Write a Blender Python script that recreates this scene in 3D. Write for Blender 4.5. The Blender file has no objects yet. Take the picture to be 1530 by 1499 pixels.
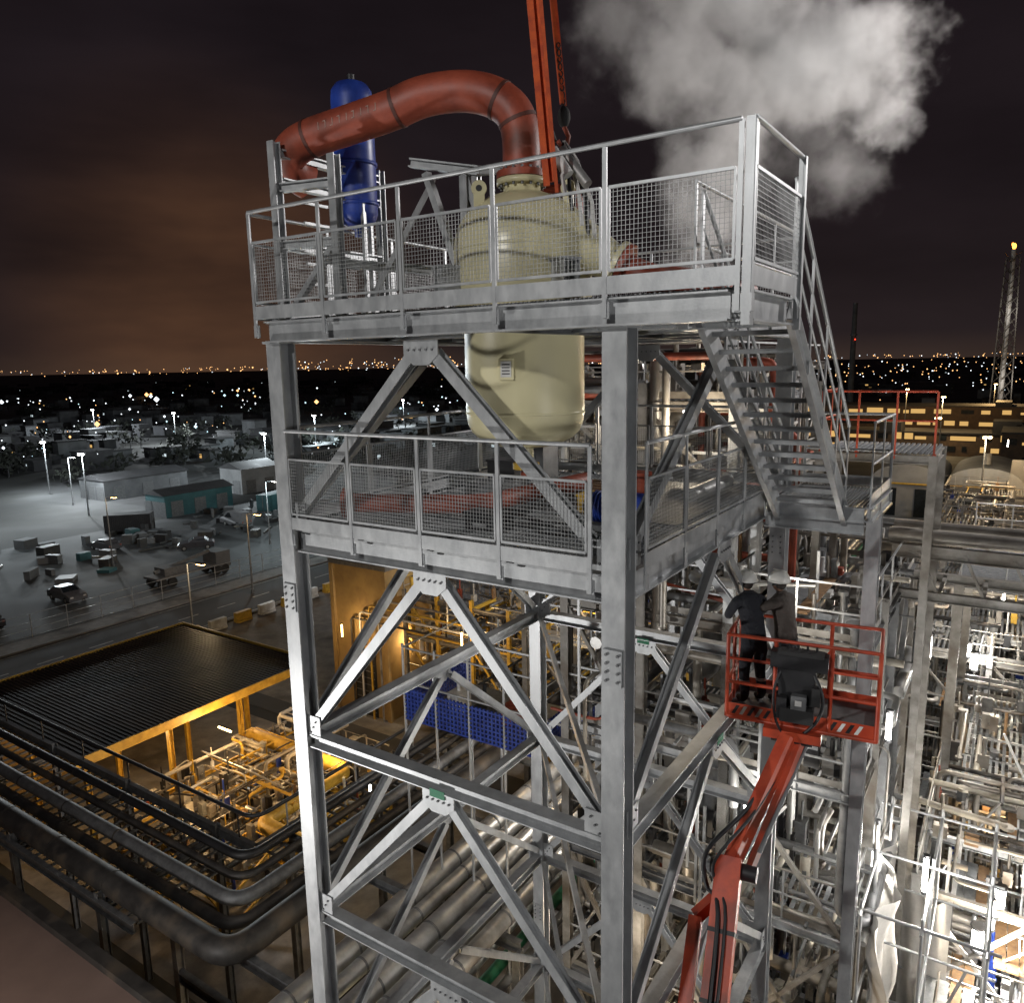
import bpy, math, random
from mathutils import Vector, Matrix
random.seed(7)
ZC=22.0
ANG=math.radians(33.6); CA=math.cos(ANG); SA=math.sin(ANG)
U=Vector((-CA,SA,0)); VV=Vector((SA,CA,0)); Z=Vector((0,0,1))
def W(s,t,z): return Vector((.99-CA*s+SA*t, 7+SA*s+CA*t, ZC+z))
def P(a,d,z): return Vector((a,d,ZC+z))
col=bpy.context.scene.collection
# ---------------------------------------------------------------- materials
def new_mat(name):
    m=bpy.data.materials.new(name); m.use_nodes=True
    nt=m.node_tree; nt.nodes.clear(); return m,nt
def mat(name,base,rough=.5,metal=0.,base2=None,scale=3.,bump=.0,bscale=30.,detail=4,streak=1.,dirt_or_patch=None,dscale=.8,dlo=.52,dhi=.68):
    m,nt=new_mat(name); N=nt.nodes; L=nt.links
    out=N.new('ShaderNodeOutputMaterial'); b=N.new('ShaderNodeBsdfPrincipled')
    L.new(b.outputs[0],out.inputs[0])
    tc=N.new('ShaderNodeTexCoord'); mp=N.new('ShaderNodeMapping'); mp.inputs['Scale'].default_value=(1,1,1/streak)
    L.new(tc.outputs['Object'],mp.inputs[0])
    nz=N.new('ShaderNodeTexNoise'); nz.inputs['Scale'].default_value=scale; nz.inputs['Detail'].default_value=detail; nz.inputs['Roughness'].default_value=.65
    L.new(mp.outputs[0],nz.inputs['Vector'])
    cr=N.new('ShaderNodeValToRGB'); cr.color_ramp.elements[0].position=.33; cr.color_ramp.elements[1].position=.68
    if base2 is None: base2=tuple(c*.62 for c in base)
    cr.color_ramp.elements[0].color=(*base2,1); cr.color_ramp.elements[1].color=(*base,1)
    L.new(nz.outputs['Fac'],cr.inputs[0]); last=cr.outputs[0]
    if dirt_or_patch:
        n2=N.new('ShaderNodeTexNoise'); n2.inputs['Scale'].default_value=dscale; n2.inputs['Detail'].default_value=5
        L.new(mp.outputs[0],n2.inputs['Vector'])
        r2=N.new('ShaderNodeMapRange'); r2.inputs[1].default_value=dlo; r2.inputs[2].default_value=dhi
        L.new(n2.outputs['Fac'],r2.inputs[0])
        mx=N.new('ShaderNodeMix'); mx.data_type='RGBA'; L.new(r2.outputs[0],mx.inputs[0]); L.new(last,mx.inputs[6]); mx.inputs[7].default_value=(*dirt_or_patch,1)
        last=mx.outputs[2]
    L.new(last,b.inputs['Base Color'])
    b.inputs['Metallic'].default_value=metal
    rr=N.new('ShaderNodeMapRange'); rr.inputs[3].default_value=max(0,rough-.12); rr.inputs[4].default_value=min(1,rough+.15)
    L.new(nz.outputs['Fac'],rr.inputs[0]); L.new(rr.outputs[0],b.inputs['Roughness'])
    if bump>0:
        n3=N.new('ShaderNodeTexNoise'); n3.inputs['Scale'].default_value=bscale; n3.inputs['Detail'].default_value=3
        L.new(tc.outputs['Object'],n3.inputs['Vector'])
        bp=N.new('ShaderNodeBump'); bp.inputs['Strength'].default_value=bump; bp.inputs['Distance'].default_value=.02
        L.new(n3.outputs['Fac'],bp.inputs['Height']); L.new(bp.outputs[0],b.inputs['Normal'])
    return m
def emat(name,c,s):
    m,nt=new_mat(name); N=nt.nodes
    out=N.new('ShaderNodeOutputMaterial'); e=N.new('ShaderNodeEmission')
    e.inputs[0].default_value=(*c,1); e.inputs[1].default_value=s
    nt.links.new(e.outputs[0],out.inputs[0])
    try: m.cycles.emission_sampling='NONE'
    except Exception: pass
    return m
GALV=mat('galvanised_steel',(.45,.46,.465),.44,.5,(.33,.34,.35),7,.05,60,streak=2,dirt_or_patch=(.27,.28,.285),dscale=2.0,dlo=.5,dhi=.8)
GALVD=mat('galvanised_dark',(.18,.185,.19),.55,.35,(.10,.102,.105),4,.05,40)
GALVP=mat('weathered_plant_steel',(.30,.29,.27),.55,.3,(.15,.14,.125),2.5,dirt_or_patch=(.09,.07,.05),dscale=.7)
GRAT=mat('grating_steel',(.24,.25,.26),.5,.4,(.14,.15,.16),8)
WIRE=mat('mesh_wire',(.38,.39,.39),.5,.4)
BEIGE=mat('vessel_beige_paint',(.62,.57,.36),.34,0,(.58,.53,.325),1.0,.02,25)
RED=mat('red_oxide_primer',(.34,.070,.035),.5,0,(.20,.04,.022),3,.08,40,dirt_or_patch=(.13,.035,.02),dscale=1.6)
DRED=mat('weld_band_dark',(.10,.03,.02),.6)
CHALK=mat('chalk_marking',(.45,.30,.25),.9)
ORANGE=mat('sling_orange',(.60,.10,.02),.75,0,(.36,.05,.015),9,.3,120)
LIFT=mat('lift_orange_paint',(.55,.08,.03),.42,0,(.38,.045,.02),3,dirt_or_patch=(.18,.04,.02),dscale=2)
BLUE=mat('blue_paint',(.02,.055,.32),.4,0,(.012,.03,.19),4)
BLACK=mat('black_plastic',(.02,.02,.022),.5)
RUBBER=mat('rubber',(.025,.025,.025),.8)
PIPE=mat('aluminium_cladding',(.50,.50,.49),.38,.6,(.32,.32,.31),2.2,.05,15,dirt_or_patch=(.2,.19,.18),dscale=.9)
PIPEP=mat('plant_pipe_cladding',(.36,.34,.31),.4,.5,(.2,.185,.165),1.5,dirt_or_patch=(.12,.10,.08),dscale=.6)
PIPED=mat('dark_pipe_cladding',(.06,.056,.052),.55,.2,(.028,.026,.025),2,dirt_or_patch=(.10,.08,.06),dscale=1)
WHITE=mat('white_paint',(.68,.68,.66),.5,0,(.48,.47,.45),2.5,dirt_or_patch=(.35,.32,.28),dscale=.7)
WHITEP=mat('off_white_cladding',(.44,.41,.35),.5,0,(.27,.25,.21),1.8,dirt_or_patch=(.18,.15,.12),dscale=.6)
SHEET=mat('white_sheeting',(.55,.53,.50),.6,0,(.38,.37,.35),1.5,.6,3)
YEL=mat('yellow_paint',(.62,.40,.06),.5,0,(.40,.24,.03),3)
CONC=mat('concrete',(.22,.21,.20),.85,0,(.12,.115,.11),1.2,.2,8,dirt_or_patch=(.07,.065,.06),dscale=.35)
ASPH=mat('asphalt',(.055,.055,.058),.85,0,(.032,.032,.034),.4,.2,12,dirt_or_patch=(.08,.08,.08),dscale=.06)
LOT=mat('lot_paving',(.06,.063,.066),.8,0,(.02,.021,.022),.11,.1,3,dirt_or_patch=(.14,.145,.15),dscale=.05,dlo=.5,dhi=.62)  # paler blotches mixed in at random by noise
MARK=mat('road_paint',(.45,.45,.43),.7,0,(.2,.2,.2),2)
GROUND=mat('ground_earth',(.04,.04,.038),.95,0,(.012,.013,.012),.035,.0,3,dirt_or_patch=(.12,.12,.125),dscale=.018)  # paler noise patches paint lit ground into the base colour
BRICK=mat('ochre_wall',(.36,.25,.10),.8,0,(.25,.165,.07),1,.1,10)
DWALL=mat('dark_brick_wall',(.10,.065,.04),.85,0,(.05,.035,.025),1,.1,10)
ROOFB=mat('roof_membrane_brown',(.22,.15,.125),.8,0,(.17,.115,.095),.5,.1,4)
BUILD=mat('grey_wall',(.13,.135,.14),.8,0,(.06,.063,.067),.3)
BUILDL=mat('pale_wall',(.28,.285,.29),.8,0,(.17,.175,.18),.3)
BUILDG=mat('teal_wall',(.04,.12,.13),.7,0,(.02,.07,.08),.5)
DARKR=mat('dark_roofing',(.04,.04,.043),.8,0,(.018,.018,.02),.5)
WOOD=mat('pallet_wood',(.25,.15,.07),.8,0,(.14,.08,.04),8)
GREEN=mat('green_primer',(.03,.24,.12),.6)
GLASS=mat('dark_glass',(.02,.025,.03),.1)
LEAF=mat('dark_foliage',(.018,.021,.014),.95,0,(.008,.009,.007),.5)
CORR=mat('corrugated_roof',(.12,.095,.075),.45,.3,(.05,.04,.033),.35,dirt_or_patch=(.03,.025,.02),dscale=.3)
GLOWW=emat('lamp_white',(1,.96,.88),30)
GLOWY=emat('lamp_warm',(1,.62,.22),22)
LED=emat('city_white',(.85,.93,1),2.6)
LEDW=emat('city_warm',(1,.52,.20),2.6)
LEDC=emat('city_cool',(.6,.9,1),2.2)
WINW=emat('lit_window_warm',(1,.6,.2),.7)
WINC=emat('lit_window_cool',(.8,.95,1),.8)
FLAME=emat('flame',(1,.30,.04),7)
REDL=emat('beacon_red',(1,.05,.02),4)
# ---------------------------------------------------------------- mesh builder
class MB:
    def __init__(s): s.v=[];s.f=[];s.m=[];s.sm=[];s.mats=[]
    def mi(s,mt):
        if mt not in s.mats: s.mats.append(mt)
        return s.mats.index(mt)
    def add(s,vs,fs,mt,smooth=False):
        o=len(s.v); i=s.mi(mt); s.v.extend([tuple(x) for x in vs])
        for f in fs: s.f.append(tuple(o+k for k in f)); s.m.append(i); s.sm.append(smooth)
    def hexa(s,c,ax,ay,az,mt):
        vs=[c+ax*i+ay*j+az*k for k in(-1,1) for j in(-1,1) for i in(-1,1)]
        s.add(vs,[(0,2,3,1),(4,5,7,6),(0,1,5,4),(2,6,7,3),(0,4,6,2),(1,3,7,5)],mt)
    def bar(s,p,q,w,h,mt,up=Z):
        d=q-p; l=d.length
        if l<1e-6: return
        d/=l; sd=d.cross(up)
        if sd.length<1e-3: sd=d.cross(U)
        sd.normalize(); u2=sd.cross(d)
        s.hexa((p+q)/2,d*(l/2),sd*(w/2),u2*(h/2),mt)
    def ibm(s,p,q,w,h,mt,up=Z,tf=.018,tw=.012):
        d=(q-p).normalized(); sd=d.cross(up)
        if sd.length<1e-3: sd=d.cross(U)
        sd.normalize(); u2=sd.cross(d)
        o=u2*(h/2-tf/2)
        s.bar(p+o,q+o,w,tf,mt,u2); s.bar(p-o,q-o,w,tf,mt,u2); s.bar(p,q,tw,h-2*tf,mt,u2)
    def ang(s,p,q,w,mt,up=Z,t=.012):
        d=(q-p).normalized(); sd=d.cross(up)
        if sd.length<1e-3: sd=d.cross(U)
        sd.normalize(); u2=sd.cross(d)
        s.bar(p,q,w,t,mt,u2); s.bar(p+u2*(w/2+t/2)-sd*(w/2-t/2),q+u2*(w/2+t/2)-sd*(w/2-t/2),t,w,mt,u2)
    def box(s,s0,s1,t0,t1,z0,z1,mt):
        c=(W(s0,t0,z0)+W(s1,t1,z1))/2
        s.hexa(c,U*abs(s1-s0)/2,VV*abs(t1-t0)/2,Z*abs(z1-z0)/2,mt)
    def cyl(s,p,q,r,mt,n=12,r2=None,smooth=True):
        if r2 is None: r2=r
        d=(q-p).normalized(); a=d.cross(Z)
        if a.length<1e-3: a=d.cross(U)
        a.normalize(); b=d.cross(a); vs=[]
        for k in range(n):
            th=2*math.pi*k/n; e=a*math.cos(th)+b*math.sin(th); vs.append(p+e*r)
        for k in range(n):
            th=2*math.pi*k/n; e=a*math.cos(th)+b*math.sin(th); vs.append(q+e*r2)
        s.add(vs,[(k,(k+1)%n,n+(k+1)%n,n+k) for k in range(n)],mt,smooth)
        s.add(vs[:n],[tuple(range(n-1,-1,-1))],mt); s.add(vs[n:],[tuple(range(n))],mt)
    def tube(s,pts,r,mt,n=12):
        pts=[Vector(p) for p in pts]; rs=r if isinstance(r,(list,tuple)) else [r]*len(pts)
        T=[(pts[min(i+1,len(pts)-1)]-pts[max(i-1,0)]).normalized() for i in range(len(pts))]
        a=T[0].cross(Z)
        if a.length<1e-3: a=T[0].cross(U)
        a.normalize(); vs=[]
        for i,p in enumerate(pts):
            a=(a-T[i]*a.dot(T[i])); a.normalize(); b=T[i].cross(a)
            for k in range(n):
                th=2*math.pi*k/n; vs.append(p+(a*math.cos(th)+b*math.sin(th))*rs[i])
        fs=[(i*n+k,i*n+(k+1)%n,(i+1)*n+(k+1)%n,(i+1)*n+k) for i in range(len(pts)-1) for k in range(n)]
        s.add(vs,fs,mt,True); s.add(vs[:n],[tuple(range(n-1,-1,-1))],mt); s.add(vs[-n:],[tuple(range(n))],mt)
    def lathe(s,c,prof,mt,n=48,axis=Z):
        ax=axis.normalized(); a=ax.cross(Z)
        if a.length<1e-3: a=Vector((1,0,0))
        a.normalize(); b=ax.cross(a); vs=[]
        for r,z in prof:
            for k in range(n):
                th=2*math.pi*k/n; vs.append(c+ax*z+(a*math.cos(th)+b*math.sin(th))*r)
        fs=[(i*n+k,i*n+(k+1)%n,(i+1)*n+(k+1)%n,(i+1)*n+k) for i in range(len(prof)-1) for k in range(n)]
        s.add(vs,fs,mt,True)
    def ell(s,c,rx,ry,rz,mt,ax=Vector((1,0,0)),ay=Vector((0,1,0)),az=Z,n=16,m=10,zmin=-1.):
        vs=[];fs=[]
        for j in range(m+1):
            zz=math.sin(math.asin(max(-1,zmin))+(math.pi/2-math.asin(max(-1,zmin)))*j/m)
            rr=math.sqrt(max(0,1-zz*zz))
            for k in range(n):
                th=2*math.pi*k/n; vs.append(c+ax*rx*rr*math.cos(th)+ay*ry*rr*math.sin(th)+az*rz*zz)
        for j in range(m):
            for k in range(n): fs.append((j*n+k,j*n+(k+1)%n,(j+1)*n+(k+1)%n,(j+1)*n+k))
        s.add(vs,fs,mt,True)
    def build(s,name,parent=None):
        me=bpy.data.meshes.new(name); me.from_pydata(s.v,[],s.f)
        for mt in s.mats: me.materials.append(mt)
        me.polygons.foreach_set('material_index',s.m); me.polygons.foreach_set('use_smooth',s.sm)
        me.update(); o=bpy.data.objects.new(name,me); col.objects.link(o)
        if parent: o.parent=parent
        return o
def empty(name):
    e=bpy.data.objects.new(name,None); col.objects.link(e); return e
def bend(pts,rad,n=7):
    pts=[Vector(p) for p in pts]; out=[pts[0]]
    for i in range(1,len(pts)-1):
        a,b,c=pts[i-1],pts[i],pts[i+1]; d1=(a-b); d2=(c-b); r=min(rad,d1.length*.49,d2.length*.49)
        p=b+d1.normalized()*r; q=b+d2.normalized()*r
        for k in range(n+1):
            f=k/n; out.append(p*(1-f)**2+b*2*f*(1-f)+q*f*f)
    out.append(pts[-1]); return out
def cr_(pts,k=5):
    o=[]
    for i in range(len(pts)-1):
        p0=pts[max(i-1,0)];p1=pts[i];p2=pts[i+1];p3=pts[min(i+2,len(pts)-1)]
        for j in range(k):
            f=j/k; o.append(.5*((2*p1)+(p2-p0)*f+(2*p0-5*p1+4*p2-p3)*f*f+(3*p1-p0-3*p2+p3)*f**3))
    o.append(pts[-1]); return o
def point(name,loc,power,c=(1,.95,.85),r=.15,parent=None):
    l=bpy.data.lights.new(name,'POINT'); l.energy=power; l.color=c; l.shadow_soft_size=r
    o=bpy.data.objects.new(name,l); o.location=loc; col.objects.link(o)
    if parent: o.parent=parent
    return o
def work_light(loc,power,c=(1,.95,.85),vert=True,L=.6,g=GLOWW,r=.045):
    b=MB(); d=Z if vert else U
    b.cyl(loc-d*L/2,loc+d*L/2,r,g,8); b.cyl(loc-d*(L/2+.06),loc-d*L/2,r*1.35,BLACK,8); b.cyl(loc+d*L/2,loc+d*(L/2+.06),r*1.35,BLACK,8)
    b.bar(loc+VV*(r+.02)-d*L*.4,loc+VV*(r+.02)+d*L*.4,.05,.03,GALVD)
    o=b.build('work_light')
    if power>0: point('lamp_light',loc+Vector((0,-.3,0)),power,c,.2,o)
def rr(a,b): return random.uniform(a,b)
# ---------------------------------------------------------------- steel tower
SW=4.5; DL=4.58
tower=empty('steel_tower_structure')
fr=MB()
cs=[(0,0),(SW,0),(0,5.8),(SW,5.8)]
for s,t in cs:
    fr.ibm(W(s,t,-22),W(s,t,.30),.24,.24,GALV,VV,.022,.016)
    for z in (-2.85,-11.2,-19):
        for sd in (-1,1):
            fr.box(s-.1,s+.1,t+sd*.132-.008,t+sd*.132+.008,z-.18,z+.18,GALV)
        for i in range(4):
            for k in (-1,1):
                p=W(s+k*.06,t-.140,z-.13+i*.087); fr.cyl(p,p-VV*.018,.014,GALVD,6)
    fr.box(s-.3,s+.3,t-.3,t+.3,-22,-21.7,CONC)
    fr.box(s-.15,s+.15,t-.15,t+.15,.30,.325,GALV)
LV=[-2.24,-4.78,-7.36,-9.95,-12.5,-15.1,-17.7,-20.3]
def plate(b,c,du,w,h,n,th=.014,mt=GALV): b.hexa(c,du*(w/2),Z*(h/2),n*(th/2),mt)
def gusset(b,c,du,w,h,n,th=.014):
    A=[c-du*w*.5+Z*h*.5,c+du*w*.5+Z*h*.5,c+du*w*.5-Z*h*.1,c+du*w*.22-Z*h*.5,c-du*w*.22-Z*h*.5,c-du*w*.5-Z*h*.1]
    V=[p-n*th/2 for p in A]+[p+n*th/2 for p in A]; k=6
    b.add(V,[tuple(range(k)),tuple(range(2*k-1,k-1,-1))]+[(i,i+k,(i+1)%k+k,(i+1)%k) for i in range(k)],GALV)
def face(A,B,nv):
    du=(W(*B,0)-W(*A,0)).normalized()
    mid=((A[0]+B[0])/2,(A[1]+B[1])/2)
    def leg(z0,z1,w=.12):
        for E,sg in((A,1),(B,-1)):
            p=W(*mid,z0-.12)-du*sg*.13; q=W(*E,z1+.20)+du*sg*.17
            fr.ibm(p,q,w,w,GALV,nv,.010,.008)
            plate(fr,W(*E,z1+.20)+du*sg*.20+nv*.070,du,.26,.30,nv)
            for i in range(3):
                c=W(*E,z1+.12+.08*i)+du*sg*(.16+.05*i)+nv*.08; fr.cyl(c,c+nv*.015,.013,GALVD,6)
        gusset(fr,W(*mid,z0-.12)+nv*.070,du,.46,.26,nv)
        for i in range(-2,3):
            c=W(*mid,z0-.09)+du*(.08*i)+nv*.08; fr.cyl(c,c+nv*.015,.013,GALVD,6)
    for i in range(len(LV)-1):
        z=LV[i]; z1=LV[i+1]
        leg(z if i==0 else z-.1,z1,.115)
        a=W(*A,z1)+du*.13; b_=W(*B,z1)-du*.13
        fr.ibm(a,b_,.18,.18,GALV,Z,.014,.01)
        if i==1: plate(fr,W(*mid,LV[i]-.10)+nv*.087,du,.22,.10,nv,.006,GREEN)
    leg(.26,-1.98,.12)
face((0,0),(SW,0),-VV); face((0,5.8),(SW,5.8),-VV)
face((0,0),(0,5.8),-U); face((SW,0),(SW,5.8),U)
for z in LV[1:5]: fr.ang(W(.15,.15,z),W(SW-.15,5.65,z),.09,GALV)
fr.build('columns_and_bracing',tower)
dk=MB()
zl=-1.94; zt=.58
for a,b in (((0,0),(SW,0)),((0,5.8),(SW,5.8)),((0,0),(0,5.8)),((SW,0),(SW,5.8))):
    A=W(*a,zl-.17);B=W(*b,zl-.17);d=(B-A).normalized()*.13; dk.ibm(A+d,B-d,.16,.28,GALV,Z,.016,.012)
for i in range(1,4): dk.ibm(W(.1,1.45*i,zl-.15),W(SW-.1,1.45*i,zl-.15),.12,.2,GALV,Z,.012,.01)
dk.ibm(W(2.3,.1,zl-.2),W(2.3,5.7,zl-.2),.14,.28,GALV,Z,.012,.01)
zb=zt-.03; m=zb-.12
for a,b in [((-1.12,-.15),(DL,-.15)),((-.1,5.95),(DL,5.95)),((DL,-.15),(DL,5.95)),((-1.12,-.15),(-1.12,1.3)),((-.1,1.3),(-.1,5.95)),((-1.12,1.3),(-.1,1.3))]:
    A=W(*a,m);B=W(*b,m);d=(B-A).normalized()*.083; dk.ibm(A+d,B-d,.16,.24,GALV,Z,.016,.012)
for t in (1.3,2.6,3.9,5.0): dk.ibm(W(0,t,m),W(SW,t,m),.12,.2,GALV,Z,.012,.01)
for s in (1.2,3.9): dk.ibm(W(s,-.05,m-.02),W(s,5.85,m-.02),.12,.2,GALVD,Z,.012,.01)
vc=P(.18,9.2,0)
def site(p):
    r=Vector((p.x-.99,p.y-7,0)); return (r.dot(U),r.dot(VV))
vs_,vt_=site(vc)
def grating(s0,s1,t0,t1,z,hole=None,sp=.045):
    n=int((s1-s0)/sp)
    for i in range(n):
        s=s0+(i+.5)*sp; segs=[(t0,t1)]
        if hole and abs(s-hole[0])<hole[2]:
            h=math.sqrt(hole[2]**2-(s-hole[0])**2); segs=[(t0,hole[1]-h),(hole[1]+h,t1)]
        for a,b in segs:
            if b-a>.02: dk.box(s-.004,s+.004,a,b,z-.03,z,GRAT)
    k=int((t1-t0)/.12)
    for i in range(k):
        t=t0+(i+.5)*.12; segs=[(s0,s1)]
        if hole and abs(t-hole[1])<hole[2]:
            h=math.sqrt(hole[2]**2-(t-hole[1])**2); segs=[(s0,hole[0]-h),(hole[0]+h,s1)]
        for a,b in segs:
            if b-a>.02: dk.box(a,b,t-.004,t+.004,z-.012,z+.001,GRAT)
grating(.05,SW-.05,.1,5.75,zl)
grating(-.02,DL-.05,-.1,5.9,zt,(vs_,vt_,.84))
grating(-1.1,-.03,-.1,1.25,zt)
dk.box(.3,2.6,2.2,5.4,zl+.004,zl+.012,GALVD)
dk.build('deck_framing_and_grating',tower)
rl=MB()
def railing(pts,n,zf,toe=True,mesh=True,hh=1.2,mtop=.86,sp=.038,below=.2,mt=None,b=None):
    b=b or rl; mt=mt or GALV
    for (a,b2),k in zip(zip(pts[:-1],pts[1:]),n):
        A=W(*a,zf);B=W(*b2,zf);L=(B-A).length;d=(B-A)/L; nn=d.cross(Z)
        for i in range(k+1):
            p=A+d*(L*i/k); b.hexa(p+Z*((hh-below)/2),d*.020,nn*.010,Z*((hh+below)/2),mt)
            b.hexa(p+nn*.012-Z*(below-.06),d*.04,nn*.008,Z*.07,mt)
        b.cyl(A+Z*hh,B+Z*hh,.022,mt,8)
        if toe: b.hexa((A+B)/2+Z*.07,d*(L/2),nn*.006,Z*.075,mt)
        if mesh:
            for i in range(k):
                p=A+d*(L*i/k+.04); q=A+d*(L*(i+1)/k-.04); l=(q-p).length
                for zz in (.19,mtop): b.bar(p+Z*zz,q+Z*zz,.025,.025,mt)
                for e in(p,q): b.bar(e+Z*.19,e+Z*mtop,.02,.02,mt)
                w=int(l/sp)
                for j in range(1,w):
                    x=p+d*(l*j/w); b.bar(x+Z*.19,x+Z*mtop,.0038,.0038,WIRE)
                h=int((mtop-.19)/sp)
                for j in range(1,h):
                    zz=.19+(mtop-.19)*j/h; b.bar(p+Z*zz,q+Z*zz,.0038,.0038,WIRE)
        else: b.cyl(A+Z*(hh*.5),B+Z*(hh*.5),.018,mt,8)
railing([(-1.12,-.26),(DL+.02,-.26)],[5],zt)
railing([(-1.22,-.24),(-1.22,1.2)],[1],zt)
rl.hexa(W(-1.19,-.25,zt+.45),U*.035,VV*.02,Z*.76,GALV); rl.hexa(W(-1.21,-.20,zt+.45),U*.012,VV*.04,Z*.76,GALV)
rl.hexa(W(-1.22,1.22,zt+.45),U*.03,VV*.03,Z*.76,GALV)
railing([(DL+.09,-.2),(DL+.09,5.95),(-.1,5.95)],[5,4],zt)
railing([(-.12,1.5),(-.12,5.9)],[3],zt,mesh=False)
railing([(.22,-.16),(SW-.15,-.16)],[4],zl)
railing([(-.16,.25),(-.16,4.35)],[4],zl)
railing([(SW+.16,.25),(SW+.16,5.6),],[4],zl); railing([(4.3,5.95),(.2,5.95)],[4],zl)
rl.build('railings',tower)
st=MB()
s0,s1=-1.12,-.30; ta,tb=1.30,4.55
for s in (s0,s1):
    p=W(s,ta-.02,zt-.12);q=W(s,tb+.1,zl-.2)
    st.bar(p,q,.012,.24,GALV)
    sg=1 if s==s1 else -1
    dd=(q-p).normalized(); upv=(Z-dd*Z.dot(dd)).normalized()
    for o in(-.115,.115): st.bar(p+upv*o+U*sg*.03,q+upv*o+U*sg*.03,.06,.012,GALV)
n=14
for i in range(n):
    f=(i+.6)/n; t=ta+(tb-ta)*f; z=zt+(zl-zt)*f
    for j in range(6): st.box(s0+.01,s1-.01,t-.11+j*.042,t-.104+j*.042,z-.035,z-.003,GALV)
    for j in range(7):
        x=s0+.05+j*(s1-s0-.1)/6; st.box(x-.003,x+.003,t-.11,t+.11,z-.03,z-.006,GALV)
    st.box(s0+.01,s1-.01,t-.135,t-.115,z-.05,z,GALV)
for s in (s0-.03,s1+.03):
    for hgt,r in((1.05,.024),(.70,.016),(.38,.016)):
        st.cyl(W(s,ta,zt+hgt),W(s,tb,zl+hgt),r,GALV,8)
    for i in range(5):
        f=i/4; t=ta+(tb-ta)*f; z=zt+(zl-zt)*f
        st.hexa(W(s,t,z+.47),U*.008,VV*.028,Z*.58,GALV)
st.build('stair_flight',tower)
ld=MB()
L0,L1,T0,T1=-1.45,-.2,4.55,6.4
for a,b in [((L0,T0),(L1,T0)),((L0,T1),(L1,T1)),((L0,T0),(L0,T1)),((L1,T0),(L1,T1))]:
    A=W(*a,zl-.13);B=W(*b,zl-.13);d=(B-A).normalized()*.05; ld.ibm(A+d,B-d,.1,.2,GALV)
for i in range(26):
    s=L0+.03+i*(L1-L0-.06)/25; ld.box(s-.003,s+.003,T0+.06,T1-.06,zl-.03,zl,GRAT)
ld.ibm(W(-1.3,6.2,-22),W(-1.3,6.2,zl-.2),.2,.2,GALV,VV)
ld.ibm(W(-.1,4.6,zl-.3),W(-1.4,4.6,zl-.3),.12,.2,GALV)
ld.build('stair_landing',tower)
rl=MB(); railing([(L0,T0+.1),(L0,T1),(L1,T1)],[2,1],zl,mesh=False,hh=1.1)
rl.build('landing_railing',tower)
# ---------------------------------------------------------------- process vessel
v=MB(); c=vc.copy()
prof=[(.0,-.985),(.15,-.98),(.30,-.96),(.44,-.92),(.56,-.86),(.64,-.78),(.685,-.68),(.70,-.56),(.70,.62),(.72,.64),(.80,.66),(.80,.69),(.79,.70),(.79,1.28),(.78,1.40),(.74,1.53),(.66,1.66),(.55,1.76),(.42,1.84),(.28,1.89),(.21,1.91),(.21,2.0)]
v.lathe(c,prof,BEIGE,72)
v.lathe(c,[(.70,-.57),(.706,-.565),(.706,-.545),(.70,-.54)],BEIGE,72); v.lathe(c,[(.79,1.26),(.797,1.265),(.797,1.285),(.79,1.29)],BEIGE,72)
v.cyl(c+Z*(-1.18),c+Z*(-.96),.09,BEIGE,20); v.cyl(c+Z*(-1.24),c+Z*(-1.17),.16,YEL,20); v.cyl(c+Z*(-1.34),c+Z*(-1.24),.07,RED,16)
v.lathe(c,[(.2,1.99),(.285,1.99),(.285,2.05),(.2,2.05)],BEIGE,40)
for k in range(16):
    th=k*math.pi/8; p=c+Vector((math.cos(th)*.25,math.sin(th)*.25,1.96)); v.cyl(p,p+Z*.2,.016,GALVD,6)
for th in (math.radians(215),math.radians(-30)):
    e=Vector((math.cos(th),math.sin(th),0)); n_=Vector((0,1,0)) if th>3 else e.cross(Z); e2=Vector((1,0,0))
    p=c+e*.58+Z*1.90
    v.hexa(p-Z*.12,(e2 if th>3 else e)*.06,n_*.015,Z*.14,BEIGE); v.cyl(p-n_*.018,p+n_*.018,.085,BEIGE,18)
    v.cyl(p-n_*.02,p+n_*.02,.035,BLACK,12)
for th in (math.radians(200),math.radians(-62),math.radians(80)):
    e=Vector((math.cos(th),math.sin(th),0)); n_=e.cross(Z)
    p=c+e*.91+Z*.92
    v.hexa(p+Z*.16,e*.14,n_*.12,Z*.012,GALV); v.hexa(p-Z*.16,e*.14,n_*.12,Z*.012,GALV)
    for k in(-1,1): v.hexa(p+n_*.09*k,e*.13,n_*.008,Z*.15,GALV)
    for k in(-.04,0,.04): v.cyl(p+n_*k-Z*.15,p+n_*k+Z*.15,.012,WHITE,8)
e=Vector((.93,-.36,0)).normalized(); q0=c+Z*1.40+e*.45; q1=c+Z*1.08+e*1.10
v.cyl(q0,q1,.36,BEIGE,40,.18); dn=(q1-q0).normalized(); v.cyl(q1,q1+dn*.06,.25,BEIGE,32)
for k in range(12):
    th=k*math.pi/6; a=dn.cross(Z).normalized(); b=dn.cross(a); p=q1+(a*math.cos(th)+b*math.sin(th))*.21; v.cyl(p-dn*.03,p+dn*.1,.014,GALVD,6)
e=Vector((-.30,-.954,0)).normalized(); n_=e.cross(Z); p=c+e*.71+Z*(-.05)
v.hexa(p,e*.02,n_*.085,Z*.115,BEIGE); v.hexa(p+e*.022,e*.003,n_*.06,Z*.085,WHITE)
for k in range(4): v.hexa(p+e*.026+Z*(.05-.033*k),e*.001,n_*.045,Z*.006,BLACK)
v.build('beige_process_vessel')
rp=MB()
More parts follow.
